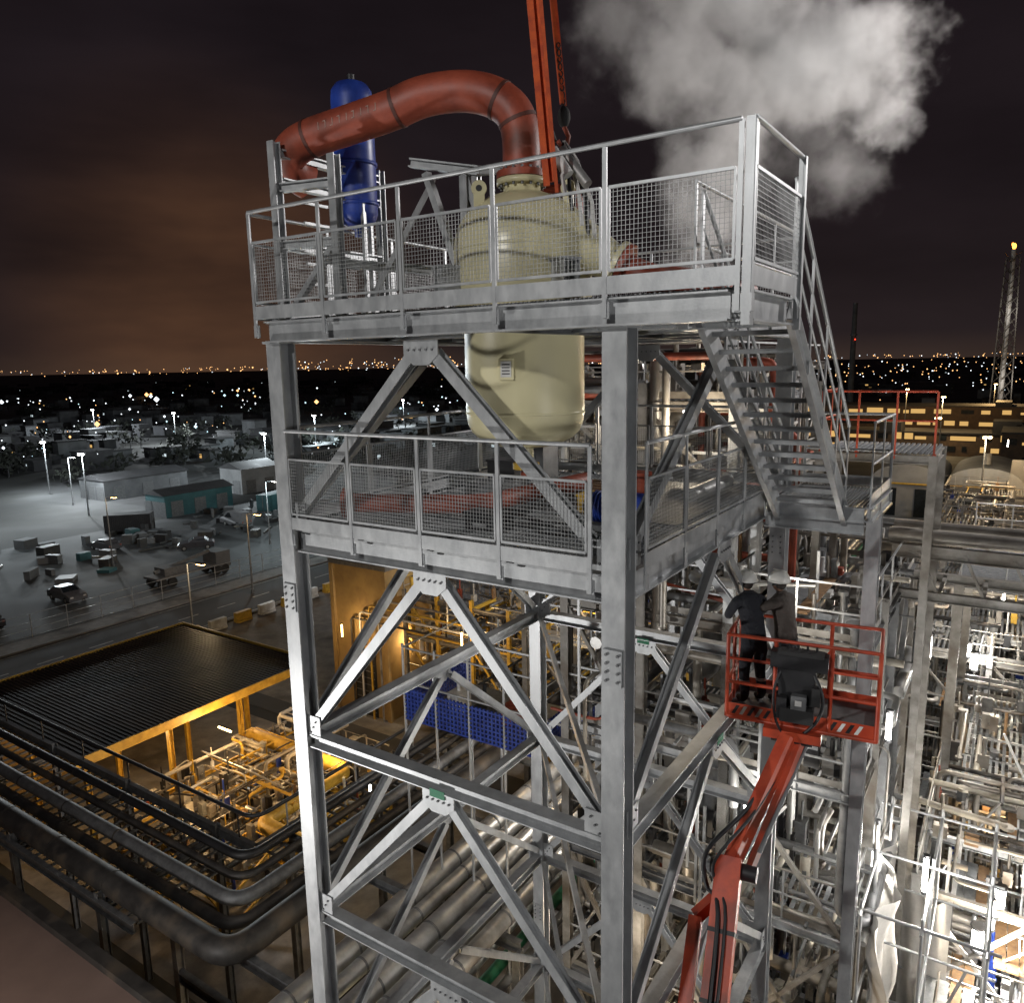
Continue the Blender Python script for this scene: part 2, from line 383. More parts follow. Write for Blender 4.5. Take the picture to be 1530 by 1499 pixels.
cp=[P(.18,9.2,2.06),P(.18,9.2,2.50),P(.10,9.2,2.76),P(-.10,9.24,2.93),P(-.38,9.3,3.02),P(-.7,9.38,3.04),P(-1.0,9.44,3.00),P(-1.3,9.52,2.91),P(-1.85,9.68,2.80),P(-2.26,9.8,2.72),P(-2.52,9.88,2.63),P(-2.64,9.97,2.50),P(-2.60,10.08,2.38),P(-2.48,10.2,2.30)]
cpp=cr_(cp); rp.tube(cpp,.215,RED,32)
def band(i,r=.222,w=.02,mt=DRED):
    a=cpp[i]; d=(cpp[i+1]-cpp[i-1]).normalized(); rp.cyl(a-d*w,a+d*w,r,mt,32)
for i in (8,14,34,46): band(i)
for i in range(9):
    a=cpp[36]*(1-i/9)+cpp[44]*(i/9); d=(cpp[44]-cpp[36]).normalized(); n_=d.cross(Z).normalized()
    if n_.y>0: n_=-n_
    pp=a+n_*.217+Z*.01
    rp.bar(pp-Z*.04,pp+Z*.04,.008,.003,CHALK,n_)
    if i%2: rp.bar(pp+Z*.035,pp+Z*.035+d*.03,.008,.003,CHALK,n_)
    if i%3==0: rp.bar(pp-Z*.035,pp-Z*.035+d*.03,.008,.003,CHALK,n_)
rp.cyl(P(.18,9.2,2.06),P(.18,9.2,2.13),.285,RED,32)
rp.cyl(cpp[-1],cpp[-1]+(cpp[-1]-cpp[-3]).normalized()*.03,.16,BLACK,24)  # black disc painted in for the shaded bore of the open end
rp.build('red_overhead_pipe')
sk=MB()
for s,t in ((4.52,.12),(3.74,.3),(4.52,1.9),(3.2,2.1)):
    sk.ibm(W(s,t,zt),W(s,t,2.62 if s>4 else 2.4),.11,.11,GALV,VV,.012,.01)
for z in (2.10,1.45): sk.ibm(W(4.46,.15,z),W(3.78,.3,z),.1,.1,GALV)
for z in (2.18,1.45,2.5): sk.ibm(W(4.52,.2,z),W(4.52,1.85,z),.1,.1,GALV)
sk.ibm(W(3.74,.35,1.2),W(3.2,2.05,1.2),.1,.1,GALV)
sk.ang(W(4.46,.15,zt+.1),W(3.78,.28,1.45),.07,GALV,VV); sk.ang(W(3.0,1.2,2.2),W(3.6,.5,zt+.02),.08,GALV,VV)
sk.ibm(W(3.1,.9,2.32),W(2.2,1.0,2.12),.10,.10,GALV); sk.ibm(W(2.4,1.0,zt),W(2.4,1.0,2.1),.1,.1,GALV,VV); sk.ibm(W(2.9,1.9,zt),W(2.9,1.9,2.4),.1,.1,GALV,VV)
sk.ibm(W(3.1,1.9,2.4),W(1.8,1.9,2.3),.1,.1,GALV); sk.ibm(W(3.1,1.9,1.5),W(2.4,1.9,1.5),.1,.1,GALV)
sk.ang(W(2.4,1.0,.7),W(2.95,.95,2.2),.08,GALV,VV); sk.ang(W(2.4,1.0,2.1),W(1.9,1.0,zt+.1),.08,GALV,VV)
for k in range(7): sk.bar(W(4.5,.5,.8+.24*k),W(4.5,.9,.8+.24*k),.03,.03,GALV)
sk.build('equipment_support_frame')
bd=MB(); c=P(-1.98,10.75,0)
bd.lathe(c,[(0,1.72),(.05,1.72),(.05,1.8),(.14,1.84),(.23,1.9),(.27,2.0),(.27,3.42),(.26,3.52),(.2,3.60),(.1,3.64),(.0,3.65)],BLUE,36)
bd.cyl(c+Z*3.62,c+Z*3.72,.05,BLACK,12)
for z in (3.2,2.6,2.1): bd.lathe(c,[(.27,z),(.29,z),(.29,z+.04),(.27,z+.04)],BLUE,36)
for th in range(3):
    a=th*2.1+1.0; bd.bar(c+Vector((.25*math.cos(a),.25*math.sin(a),2.1)),c+Vector((.25*math.cos(a),.25*math.sin(a),.58)),.05,.05,GALV)
bd.build('blue_drum')
sp=MB()
sp.tube(bend([W(2.3,2.2,zt+.1),W(2.3,2.2,2.1),W(1.6,2.2,2.1),W(1.6,2.2,1.4)],.15),.05,RED,10)
sp.tube(bend([W(3.1,2.0,1.9),W(2.0,2.0,1.9),W(2.0,2.0,1.1)],.15),.07,RED,10)
for p in (W(1.6,2.2,1.5),W(2.0,2.0,1.35),W(2.3,2.2,1.6)):
    sp.ell(p,.1,.1,.09,RED); sp.cyl(p-U*.16,p-U*.13,.1,RED,16); sp.cyl(p+U*.13,p+U*.16,.1,RED,16); sp.cyl(p,p+Z*.22,.02,RED,8); sp.cyl(p+Z*.22,p+Z*.24,.08,BLACK,14)
q2=q1+dn*.10
sp.tube(bend([q2,q2+dn*.3,q2+dn*.3+Vector((.7,.5,-.02)),q2+dn*.3+Vector((1.0,1.6,0))],.15),.15,RED,18); sp.cyl(q2-dn*.03,q2+dn*.03,.25,RED,28)
sp.tube(bend([W(1.0,3.0,zt+.35),W(.35,2.8,zt+.35),W(.2,4.5,zt+.35)],.2),.11,RED,14)
sp.cyl(W(1.9,3.0,zt+.1),W(1.9,3.0,2.0),.045,GALV,8)
sp.build('valve_and_small_piping')
sl=MB()
def strap(p,q,w=.07,th=.03,mt=ORANGE): sl.bar(p,q,w,th,mt,Vector((0,1,0)))
strap(P(-.16,8.9,9),P(.42,8.35,1.80),.065); strap(P(-.06,8.95,9),P(.47,8.40,1.85),.055); strap(P(-.02,8.8,9),P(.52,8.30,1.72),.035)
strap(P(.04,9.2,9),P(.62,8.9,2.75),.045); strap(P(.09,9.25,9),P(.66,8.95,2.75),.03)
hk=P(.64,8.9,2.62)
sl.ell(hk,.07,.07,.11,RUBBER); sl.tube([hk-Z*.1,hk-Z*.2+Vector((.05,0,0)),hk-Z*.28+Vector((.03,0,0)),hk-Z*.30-Vector((.03,0,0)),hk-Z*.24-Vector((.07,0,0))],.025,RED,8)
for k in range(10):
    q=hk+Vector((-.006*k,0,.08+k*.07)); sl.tube([q+Vector((.02*math.cos(a*math.pi/4),(.02*math.sin(a*math.pi/4) if k%2 else 0),.035*math.sin(a*math.pi/4))) for a in range(9)],.008,RUBBER,6)
for i,(x,y,z) in enumerate([(.55,8.6,1.9),(.62,8.5,1.75),(.70,8.6,1.6),(.80,8.6,1.45),(.88,8.7,1.35),(.95,8.7,1.3)]):
    sl.tube([hk-Z*.25,P(.62+.03*i,8.8,2.15),P(x-.03,y,(z+2.1)/2),P(x,y,z)],.022,WHITE if i%2 else RUBBER,8)
sl.cyl(P(.50,8.65,2.22),P(.66,8.55,1.95),.06,WHITE,12); sl.cyl(P(.60,8.75,2.25),P(.86,8.55,1.85),.055,PIPE,12)
sl.cyl(P(.50,8.65,2.30),P(.47,8.67,2.40),.05,BLACK,10)
sl.build('crane_sling')
le=MB()
for i in range(5): le.box(1.6,2.9,3.3+i*.2,3.42+i*.2,zl+.13,zl+.15,WOOD)
for i in range(3): le.box(1.6+i*.6,1.7+i*.6,3.3,4.22,zl+.02,zl+.13,WOOD)
le.build('wooden_pallet')
pm=MB(); p=W(.9,1.6,zl+.28)
pm.cyl(p-U*.25,p+U*.2,.17,BLUE,20); pm.cyl(p+U*.2,p+U*.27,.13,BLACK,20); pm.lathe(p-U*.42,[(0,-.05),(.2,-.05),(.22,0),(.22,.1),(.12,.14),(.05,.18)],BLUE,24,U)
pm.box(.4,1.3,1.4,1.8,zl+.02,zl+.09,GALVD); pm.cyl(p-U*.4,p-U*.4+Z*.4,.07,RED,14); pm.cyl(p-U*.4+Z*.4,p-U*.4+Z*.44,.13,RED,16)
for k in range(8): pm.lathe(p-U*(.2-.05*k),[(.17,-.006),(.19,-.006),(.19,.006),(.17,.006)],BLUE,20,U)
pm.build('pump_motor')
pr=MB(); pr.tube(bend([W(4.2,.7,zl+.2),W(2.6,1.4,zl+.2),W(2.2,3.5,zl+.25)],.3),.12,RED,14)
pr.cyl(W(4.2,.7,zl+.2),W(4.26,.67,zl+.2),.2,RED,20); pr.tube(bend([W(.5,3.2,zl+.2),W(.5,4.9,zl+.2),W(1.5,5.2,zl+.2)],.3),.1,PIPE,12)
pr.build('loose_pipe_spool')
bx=MB()
for (s,t,w,d,h,mt) in [(3.4,3.4,.5,.35,.45,BLACK),(2.9,2.4,.7,.4,.25,GALVD),(1.4,2.4,.35,.3,.22,YEL),(3.6,4.6,.5,.5,.9,GALVD),(1.9,.8,.5,.3,.2,BLACK)]:
    bx.box(s,s+w,t,t+d,zl+.01,zl+h,mt); bx.box(s-.02,s+w+.02,t-.02,t+d+.02,zl+h,zl+h+.03,mt); bx.box(s+w*.3,s+w*.7,t-.05,t-.02,zl+h*.4,zl+h*.55,GALV)
bx.build('tool_chest')
hs=MB(); pts=[W(1.2+.5*math.sin(i*.9)+i*.08,1.2+.35*math.cos(i*.7)+i*.03,zl+.03) for i in range(26)]
hs.tube(cr_(pts,3),.018,BLACK,6); hs.build('coiled_hose')
# ---------------------------------------------------------------- boom lift
lift=empty('boom_lift')
k_=MB(); F=P(2.82,9.66,-4.65); E1=Vector((.894,-.447,0)); E2=Vector((.447,.894,0)); BW,BD=1.82,.95
def Q(x,y,z): return F+E1*x+E2*y+Z*z
k_.hexa(Q(BW/2,BD/2,0),E1*BW/2,E2*BD/2,Z*.02,GALVD)
for (a,b) in (((0,0),(BW,0)),((BW,0),(BW,BD)),((BW,BD),(0,BD)),((0,BD),(0,0))):
    for z in (1.1,.45): k_.cyl(Q(*a,z),Q(*b,z),.024,LIFT,10)
    k_.bar(Q(*a,.07),Q(*b,.07),.012,.17,LIFT); k_.cyl(Q(*a,-.04),Q(*b,-.04),.03,LIFT,8)
k_.cyl(Q(0,0,.78),Q(BW*.33,0,.78),.02,LIFT,8); k_.cyl(Q(BW*.70,0,.78),Q(BW,0,.78),.02,LIFT,8)
for x,y in ((0,0),(BW,0),(0,BD),(BW,BD),(BW*.33,0),(BW*.70,0),(BW*.33,BD),(BW*.66,BD),(0,BD/2),(BW,BD/2)):
    k_.cyl(Q(x,y,-.05),Q(x,y,1.1),.026,LIFT,10)
k_.bar(Q(BW*.70,0,1.1),Q(BW*.40,0,.1),.03,.03,LIFT)
for x0,nn_ in ((.12,6),(BW-.5,4)):
    for i in range(nn_):
        c=Q(x0+i*.1,-.009,.07); k_.hexa(c,E1*.022,E2*.002,Z*.06+E1*.03,WHITE if i%2 else BLACK)
k_.build('basket_cage',lift)
cn=MB()
cn.hexa(Q(.90,-.10,.92),E1*.34,E2*.10,Z*.10,BLACK); cn.hexa(Q(.92,-.17,1.04),E1*.27,E2*.09,Z*.025,RUBBER)
cn.hexa(Q(.88,-.08,.57),E1*.22,E2*.06,Z*.24,BLACK); cn.hexa(Q(.90,-.16,.22),E1*.2,E2*.09,Z*.09,RUBBER); cn.hexa(Q(.92,-.20,.40),E1*.09,E2*.05,Z*.09,GALVD)
cn.hexa(Q(.92,-.255,.40),E1*.04,E2*.002,Z*.035,WHITE); cn.hexa(Q(.72,-.20,.3),E1*.06,E2*.04,Z*.14,BLACK); cn.hexa(Q(1.12,-.18,.5),E1*.05,E2*.05,Z*.12,RUBBER)
for i in range(5): cn.cyl(Q(.66+i*.11,-.12,1.03),Q(.66+i*.11,-.12,1.12),.015,BLACK,8)
cn.tube(cr_([Q(1.05,-.1,.8),Q(1.2,-.2,.5),Q(1.15,-.2,.2),Q(.95,-.1,-.1),Q(.75,-.1,-.25)]),.022,BLACK,8)
cn.tube(cr_([Q(.7,-.1,.8),Q(.62,-.22,.5),Q(.66,-.2,.1),Q(.8,-.1,-.2)]),.016,BLACK,8)
cn.build('control_console',lift)
bm=MB()
j0=Q(.82,-.12,-.12); j1=P(2.62,8.65,-6.25); j2=P(2.02,7.25,-8.0)
bm.hexa(Q(.85,-.05,-.1),E1*.35,E2*.12,Z*.06,LIFT); bm.cyl(Q(.6,-.1,-.16),Q(1.1,-.1,-.16),.06,BLACK,12)
bm.bar(j0,j1,.15,.19,LIFT)
o=Vector((.24,-.02,-.05)); bm.bar(Q(.95,-.1,-.2),j1+o,.08,.10,LIFT); bm.cyl(Q(1.02,.0,-.25),j1+o*1.5+Z*.3,.03,GALVD,10)
bm.cyl(j1-E1*.22,j1+E1*.34,.10,BLACK,16); bm.cyl(j1-E1*.26,j1-E1*.22,.06,GALV,12)
dl=(j2-j1)
bm.bar(j1-dl.normalized()*.12,j1+dl*6.2,.30,.38,LIFT)
for z in (.3,.62):
    pz=j1+dl*z; bm.bar(pz,pz+dl.normalized()*.05,.32,.40,BLACK)
of=Vector((-.38,-.05,-.28)); bm.bar(j1+of*1.0+dl*.12,j1+of+dl*5,.15,.22,LIFT)
bm.bar(j1+dl*.1,j1+of+dl*.12,.12,.14,LIFT)
bm.tube(cr_([j0+Vector((-.05,0,-.2)),(j0+j1)/2+Vector((-.16,-.05,-.05)),j1+Vector((-.28,0,.25)),j1+Vector((-.3,-.1,-.15)),j1+dl*.25+Vector((-.1,-.1,.17)),j1+dl*.9+Vector((-.08,-.1,.27))]),.028,BLACK,8)
bm.tube(cr_([j0+Vector((.0,-.05,-.2)),(j0+j1)/2+Vector((-.08,-.12,-.05)),j1+Vector((-.2,-.1,.2)),j1+Vector((-.2,-.2,-.1)),j1+dl*.3+Vector((0,-.1,.22)),j1+dl+Vector((0,-.1,.27))]),.02,BLACK,8)
bm.build('boom_arms',lift)
g=j1+dl*6.2; ch=MB(); gp=Vector((g.x,g.y,0))
ch.hexa(Vector((gp.x,gp.y,1.0)),E1*1.2,E2*2.0,Z*.35,LIFT)
for i in(-1,1):
    for j in(-1,1):
        q=Vector((gp.x,gp.y,.5))+E1*1.15*i+E2*1.4*j; ch.cyl(q-E1*.16,q+E1*.16,.5,RUBBER,20); ch.cyl(q-E1*.17,q+E1*.17,.22,WHITE,14)
ch.bar(Vector((gp.x,gp.y,1.3)),g,.4,.5,LIFT); ch.build('chassis',lift)
# ---------------------------------------------------------------- workers
def clothing(name,jacket,trouser):
    m,nt=new_mat(name); N=nt.nodes; L=nt.links
    out=N.new('ShaderNodeOutputMaterial'); b=N.new('ShaderNodeBsdfPrincipled'); L.new(b.outputs[0],out.inputs[0])
    tc=N.new('ShaderNodeTexCoord'); sx=N.new('ShaderNodeSeparateXYZ'); L.new(tc.outputs['Object'],sx.inputs[0])
    cr=N.new('ShaderNodeValToRGB'); cr.color_ramp.interpolation='CONSTANT'
    mr=N.new('ShaderNodeMath'); mr.operation='DIVIDE'; mr.inputs[1].default_value=1.8; L.new(sx.outputs[2],mr.inputs[0]); L.new(mr.outputs[0],cr.inputs[0])
    E=cr.color_ramp.elements; E[0].position=0; E[0].color=(.015,.012,.01,1); E[1].position=.14/1.8; E[1].color=(*trouser,1)
    for p,c in ((.30,(.35,.36,.34)),(.34,trouser),(.90,jacket)):
        e=E.new(p/1.8); e.color=(*c,1)
    nz=N.new('ShaderNodeTexNoise'); nz.inputs['Scale'].default_value=11; L.new(tc.outputs['Object'],nz.inputs[0])
    bp=N.new('ShaderNodeBump'); bp.inputs['Strength'].default_value=.9; bp.inputs['Distance'].default_value=.04; L.new(nz.outputs[0],bp.inputs['Height']); L.new(bp.outputs[0],b.inputs['Normal'])
    L.new(cr.outputs[0],b.inputs['Base Color']); b.inputs['Roughness'].default_value=.85
    return m
SKIN=mat('skin',(.52,.30,.21),.55); HAIR=mat('hair_dark',(.03,.02,.015),.7); GLOVE=mat('glove',(.12,.11,.10),.8); HELM=mat('helmet_white',(.82,.81,.76),.35,0,(.76,.75,.70),4)
def worker(base,yaw,jm,reach,lean=.1,stance=.12):
    root=empty('worker'); root.location=base; root.rotation_euler=(0,0,yaw)
    J=[];R=[];Ed=[]
    def j(p,r,par=None):
        J.append(p);R.append(r)
        if par is not None: Ed.append((par,len(J)-1))
        return len(J)-1
    pel=j((0,0,.93),(.165,.13)); sp1=j((0,.02+lean*.3,1.10),(.165,.13),pel); ch_=j((0,.04+lean*.8,1.30),(.19,.14),sp1); nb=j((0,.04+lean*1.1,1.43),(.13,.10),ch_); nk=j((0,.05+lean*1.25,1.52),(.058,.058),nb)
    hands=[]
    for sg in(-1,1):
        hp=j((sg*.095,0,.84),(.11,.105),pel); kn=j((sg*(stance),.05,.48),(.078,.08),hp); an=j((sg*(stance+.01),-.02,.13),(.06,.065),kn); he=j((sg*(stance+.01),.02,.05),(.05,.05),an); j((sg*(stance+.02),.17,.04),(.045,.035),he)
        sh=j((sg*.20,.04+lean*1.1,1.40),(.085,.08),nb); x,y,z=reach[0 if sg<0 else 1]
        hx,hy,hz=x,y,z; ex=(sg*.19+hx)/2+sg*.09; ey=(.04+lean*1.1+hy)/2-.02; ez=(1.40+hz)/2-.09
        el=j((ex,ey,ez),(.064,.064),sh); wr=j((hx,hy,hz),(.045,.042),el); hands.append((Vector((ex,ey,ez)),Vector((hx,hy,hz)),sg))
    me=bpy.data.meshes.new('body'); me.from_pydata(J,Ed,[]); me.materials.append(jm)
    o=bpy.data.objects.new('body',me); col.objects.link(o); o.parent=root
    sm=o.modifiers.new('skin','SKIN'); sm.use_smooth_shade=True
    for i,r in enumerate(R): me.skin_vertices[0].data[i].radius=r
    me.skin_vertices[0].data[0].use_root=True
    ss=o.modifiers.new('sub','SUBSURF'); ss.levels=2; ss.render_levels=2
    h=MB(); hc=Vector((0,.09+lean*1.35,1.635)); X=Vector((1,0,0));Y=Vector((0,1,0))
    h.ell(hc,.077,.095,.118,SKIN); h.ell(hc+Y*.095-Z*.01,.013,.02,.022,SKIN); h.ell(hc+Y*.085-Z*.055,.026,.012,.009,DRED)
    for sg in(-1,1): h.ell(hc+X*sg*.077-Z*.005,.012,.022,.032,SKIN); h.ell(hc+X*sg*.031+Y*.084+Z*.008,.014,.01,.009,WHITE); h.ell(hc+X*sg*.031+Y*.094+Z*.008,.006,.004,.006,BLACK)
    h.ell(hc-Y*.022+Z*.01,.082,.088,.105,HAIR)
    hz=hc+Z*.045-Y*.005
    h.ell(hz,.128,.150,.140,HELM,zmin=0.,n=24); h.lathe(hz,[(.12,.012),(.152,-.005),(.150,-.014),(.11,-.004)],HELM,24)
    h.ell(hz+Y*.13-Z*.002,.09,.07,.012,HELM); h.hexa(hz+Z*.135,X*.012,Y*.10,Z*.007,HELM)
    h.cyl(hc-Z*.02-X*.1,hc+Z*.02-X*.085,.035,BLACK,12); h.cyl(hc-Z*.02+X*.1,hc+Z*.02+X*.085,.035,BLACK,12)
    h.cyl(Vector((0,.045+lean*1.2,1.47)),Vector((0,.05+lean*1.25,1.53)),.085,jm,14,.07)
    h.build('head_and_helmet',root)
    gm=MB()
    for el,wr,sg in hands:
        d=(wr-el).normalized(); sd=d.cross(Z).normalized(); u=sd.cross(d)
        pc=wr+d*.05; gm.ell(pc,.042,.055,.02,GLOVE,sd,d,u,12,8)
        for i,l in enumerate((.065,.078,.074,.058)):
            b0=pc+d*.04+sd*(-.030+.02*i); gm.tube([b0,b0+d*l*.45-u*.006,b0+d*l*.75-u*.028,b0+d*l*.8-u*.05],[.0105,.010,.009,.007],GLOVE,8)
        b0=pc-sd*sg*.035-d*.01; gm.tube([b0,b0-sd*sg*.025+d*.025-u*.01,b0-sd*sg*.022+d*.05-u*.03],[.013,.011,.009],GLOVE,8)
    gm.build('gloved_hands',root)
J1=clothing('workwear_dark',(.022,.024,.031),(.019,.022,.031)); J2=clothing('workwear_brown',(.065,.053,.045),(.026,.028,.035))
worker(Q(.27,.42,.02),math.radians(14),J1,[(-.12,.46,1.12),(.20,.44,1.10)],.12)
worker(Q(.66,.66,.02),math.radians(35),J2,[(-.20,.42,1.40),(.22,.45,1.15)],.06)
# ---------------------------------------------------------------- process plant generator
def unit(name,s0,s1,t0,t1,z0,levels,seed,np=60,gs=3.2,steel=(GALVP,GALVP,GALVD,GALV),pm=(PIPEP,PIPEP,WHITEP,GALVD,PIPED),vess=4,rails=True,floor=.35,pr=(.04,.18),clutter=80,scaff=0):
    random.seed(seed); b=MB()
    ns=max(1,round((s1-s0)/gs)); nt_=max(1,round((t1-t0)/gs)); ds=(s1-s0)/ns; dt=(t1-t0)/nt_; ztop=levels[-1]
    S=[s0+i*ds for i in range(ns+1)]; T=[t0+i*dt for i in range(nt_+1)]
    for s in S:
        for t in T: b.ibm(W(s,t,z0),W(s,t,ztop+rr(0,.6)),.2,.2,random.choice(steel),VV)
    for z in levels:
        for t in T: b.ibm(W(s0,t,z),W(s1,t,z),.13,.2,random.choice(steel))
        for s in S: b.ibm(W(s,t0,z),W(s,t1,z),.13,.2,random.choice(steel))
        for i in range(ns):
            for j in range(nt_):
                if random.random()<floor:
                    n=14
                    for k in range(n):
                        x=S[i]+ds*(k+.5)/n; b.box(x-ds/n*.25,x+ds/n*.25,T[j]+.05,T[j]+dt-.05,z+.12,z+.14,GRAT)
                else:
                    for k in (1,2):
                        x=S[i]+ds*k/3; b.bar(W(x,T[j],z+.02),W(x,T[j]+dt,z+.02),.08,.14,random.choice(steel))
        if rails:
            for (A,B_) in (((s0,t0),(s1,t0)),((s0,t0),(s0,t1)),((s1,t0),(s1,t1)),((s0,t1),(s1,t1))):
                if random.random()<.85:
                    p=W(*A,z+.15);q=W(*B_,z+.15)
                    for h in(.55,1.1): b.bar(p+Z*h,q+Z*h,.035,.035,random.choice((GALV,YEL if random.random()<.1 else steel[0])))
                    L=(q-p).length; k=max(1,int(L/1.3))
                    for i in range(k+1): x=p+(q-p)*(i/k); b.bar(x,x+Z*1.1,.035,.035,GALV)
                    b.bar(p+Z*.08,q+Z*.08,.01,.14,steel[0])
    lv=[z0]+list(levels)
    for k in range(len(lv)-1):
        for i in range(ns):
            if random.random()<.5: b.bar(W(S[i],t0,lv[k]),W(S[i+1],t0,lv[k+1]),.09,.09,steel[0])
            if random.random()<.4: b.bar(W(S[i+1],t0,lv[k]),W(S[i],t0,lv[k+1]),.09,.09,steel[0])
        for j in range(nt_):
            if random.random()<.5: b.bar(W(s0,T[j],lv[k]),W(s0,T[j+1],lv[k+1]),.09,.09,steel[0])
            if random.random()<.4: b.bar(W(s1,T[j+1],lv[k]),W(s1,T[j],lv[k+1]),.09,.09,steel[0])
    for i in range(np):
        z=random.choice(levels)+rr(.15,1.2); r=rr(*pr)*rr(.4,1); mt=random.choice(pm); n=8
        s=rr(s0,s1);t=rr(t0,t1); pts=[W(s,t,z)]
        for k in range(random.randint(2,5)):
            ax=random.choice('sstzz')
            if ax=='s': s=min(s1+.3,max(s0-.3,s+rr(-4,4)))
            elif ax=='t': t=min(t1+.3,max(t0-.3,t+rr(-5,5)))
            else: z=max(z0+.3,min(ztop+1.0,z+rr(-3.5,2.5)))
            q=W(s,t,z)
            if (q-pts[-1]).length>.35: pts.append(q)
        if len(pts)>1: b.tube(bend(pts,.25,3),r,mt,n)
        if random.random()<.5:
            p=pts[0]; b.cyl(p-Z*.04,p+Z*.04,r*1.8,mt,10)
    for i in range(vess):
        s=rr(s0+.8,s1-.8);t=rr(t0+.8,t1-.8);z=random.choice(lv[:-1]); r=rr(.3,.7);h=rr(1.2,2.2); mt=random.choice((PIPEP,WHITEP,PIPEP,GALVD,PIPE))
        b.lathe(W(s,t,z+.2),[(0,0),(r*.6,.08),(r*.95,.3),(r,.5),(r,h),(r*.95,h+.2),(r*.6,h+.4),(0,h+.48)],mt,20)
    for i in range(clutter):
        s=rr(s0,s1);t=rr(t0,t1);z=random.choice(levels)+.16; w=rr(.06,.35);d=rr(.06,.35);h=rr(.1,.8)
        mt=random.choice((WHITEP,GALVP,GALVD,BLACK,PIPEP,WOOD,RED,BLUE,WHITE,GALVP,PIPED,YEL) if i%3==0 else (WHITEP,GALVP,GALVD,PIPEP,BLACK))
        b.box(s,s+w,t,t+d,z,z+h,mt); b.box(s-.03,s+w+.03,t+d*.3,t+d*.7,z+h*.3,z+h*.42,mt)
        if random.random()<.5: b.cyl(W(s+w/2,t+d/2,z+h),W(s+w/2,t+d/2,z+h+rr(.1,.9)),rr(.02,.06),mt,6)
    for i in range(scaff):
        s=rr(s0-.5,s1+.3);t=rr(t0-.5,t1);z=rr(z0+2,ztop+.5); k=random.random()
        if k<.4: b.bar(W(s,t,z-rr(1,3)),W(s,t,z+rr(.5,1.6)),.055,.055,GALV)
        elif k<.65: b.bar(W(s,t,z),W(s+rr(1,3.5),t,z),.05,.05,GALV)
        elif k<.88: b.bar(W(s,t,z),W(s,t+rr(1,4),z),.05,.05,GALV)
        elif k<.95: b.bar(W(s,t,z),W(s+rr(-1.5,1.5),t+rr(-1.5,1.5),z+2),.05,.05,GALV)
        else:
            l=rr(1.5,3)
            for e in range(3): b.box(s+.26*e,s+.24+.26*e,t,t+l,z,z+.04,random.choice((WOOD,GRAT,GRAT)))
    return b.build(name)
unit('process_plant_structure',-9,-1.8,13,26,-22,[-18.5,-15.6,-12.8],11,150,2.4,clutter=300,scaff=420,floor=.4)
unit('process_plant_structure',-11,0,28,46,-22,[-18,-15,-12],12,170,3.0,clutter=300,scaff=420,floor=.5)
unit('process_plant_structure',-14,2,48,72,-22,[-17.5,-14],13,150,4,clutter=240,vess=8,scaff=260)
unit('process_plant_structure',-20,4,76,92,-22,[-17.5,-14.5],14,130,4,clutter=150,vess=6,pr=(.1,.3),steel=(GALVP,YEL,GALVD))
unit('process_plant_structure',-9.5,-2.5,7.8,12.2,-22,[-19.4,-17.2,-15],15,90,2.2,clutter=180,scaff=240)
unit('boiler_house_structure',1.6,5.4,8.5,15.5,-22,[-18.5,-15,-11.6,-8.4,-5.4,-2.8,-.9],21,190,2.0,vess=8,clutter=330,pm=(PIPEP,WHITEP,GALVD,RED,PIPED,PIPE),pr=(.05,.2),scaff=160)
unit('boiler_house_structure',-1.0,1.6,8.5,15.5,-22,[-18.5,-15,-11.6,-8.4,-5.4],23,110,1.8,vess=5,clutter=220,pm=(PIPEP,WHITEP,GALVD,GALVP,PIPE),pr=(.04,.16),scaff=120)
unit('boiler_house_structure',5,12,17,25,-22,[-18,-14,-10,-6,-3,-1.4],22,130,3.2,vess=6,clutter=180,pm=(PIPEP,WHITEP,GALVD,YEL,PIPED))
unit('yellow_lit_process_structure',17,27,27,37,-22,[-19,-16,-13.6],24,90,2.6,steel=(YEL,GALVP),pm=(YEL,WHITE,PIPE,WHITEP),vess=5,clutter=160,scaff=60)  # yellow steel and pipe colours stand in for warm lamp light
gr=MB(); railing([(-1.6,11.4),(.6,11.4),(.6,13.4)],[3,2],-1.9,toe=False,mesh=False,hh=1.2,mt=LIFT,b=gr)
for s,t in ((-1.6,11.4),(.6,11.4),(-1.6,13.4),(.6,13.4)): gr.ibm(W(s,t,-22),W(s,t,-2),.16,.16,GALVP,VV)
for k in range(20): gr.box(-1.6+k*.11,-1.54+k*.11,11.4,13.4,-1.99,-1.95,GRAT)
for a,b in (((-1.6,11.4),(.6,11.4)),((-1.6,13.4),(.6,13.4)),((-1.6,11.4),(-1.6,13.4))): gr.ibm(W(*a,-2.1),W(*b,-2.1),.1,.18,GALVP)
gr.build('orange_guarded_platform')
wk=MB()
for z in (-6.4,):
    for k in range(30): wk.box(-6.4,-1.9,19+k*.235,19.16+k*.235,z,z+.04,GRAT)
    for s in (-6.4,-4.1,-1.9): wk.ibm(W(s,19,z-.15),W(s,26,z-.15),.15,.25,GALV)
    for t in (19,21.3,23.6,26): wk.ibm(W(-6.4,t,z-.15),W(-1.9,t,z-.15),.15,.25,GALV)
    for h in (.55,1.1):
        for t in (19,26): wk.cyl(W(-6.4,t,z+h),W(-1.9,t,z+h),.025,GALV,6)
    for k in range(5):
        for t in (19,26): wk.cyl(W(-6.4+k*1.12,t,z),W(-6.4+k*1.12,t,z+1.1),.025,GALV,6)
for s in (-6.4,-1.9):
    for t in (19,26): wk.ibm(W(s,t,-22),W(s,t,-6.6),.25,.25,GALVP,VV)
wk.build('elevated_walkway')
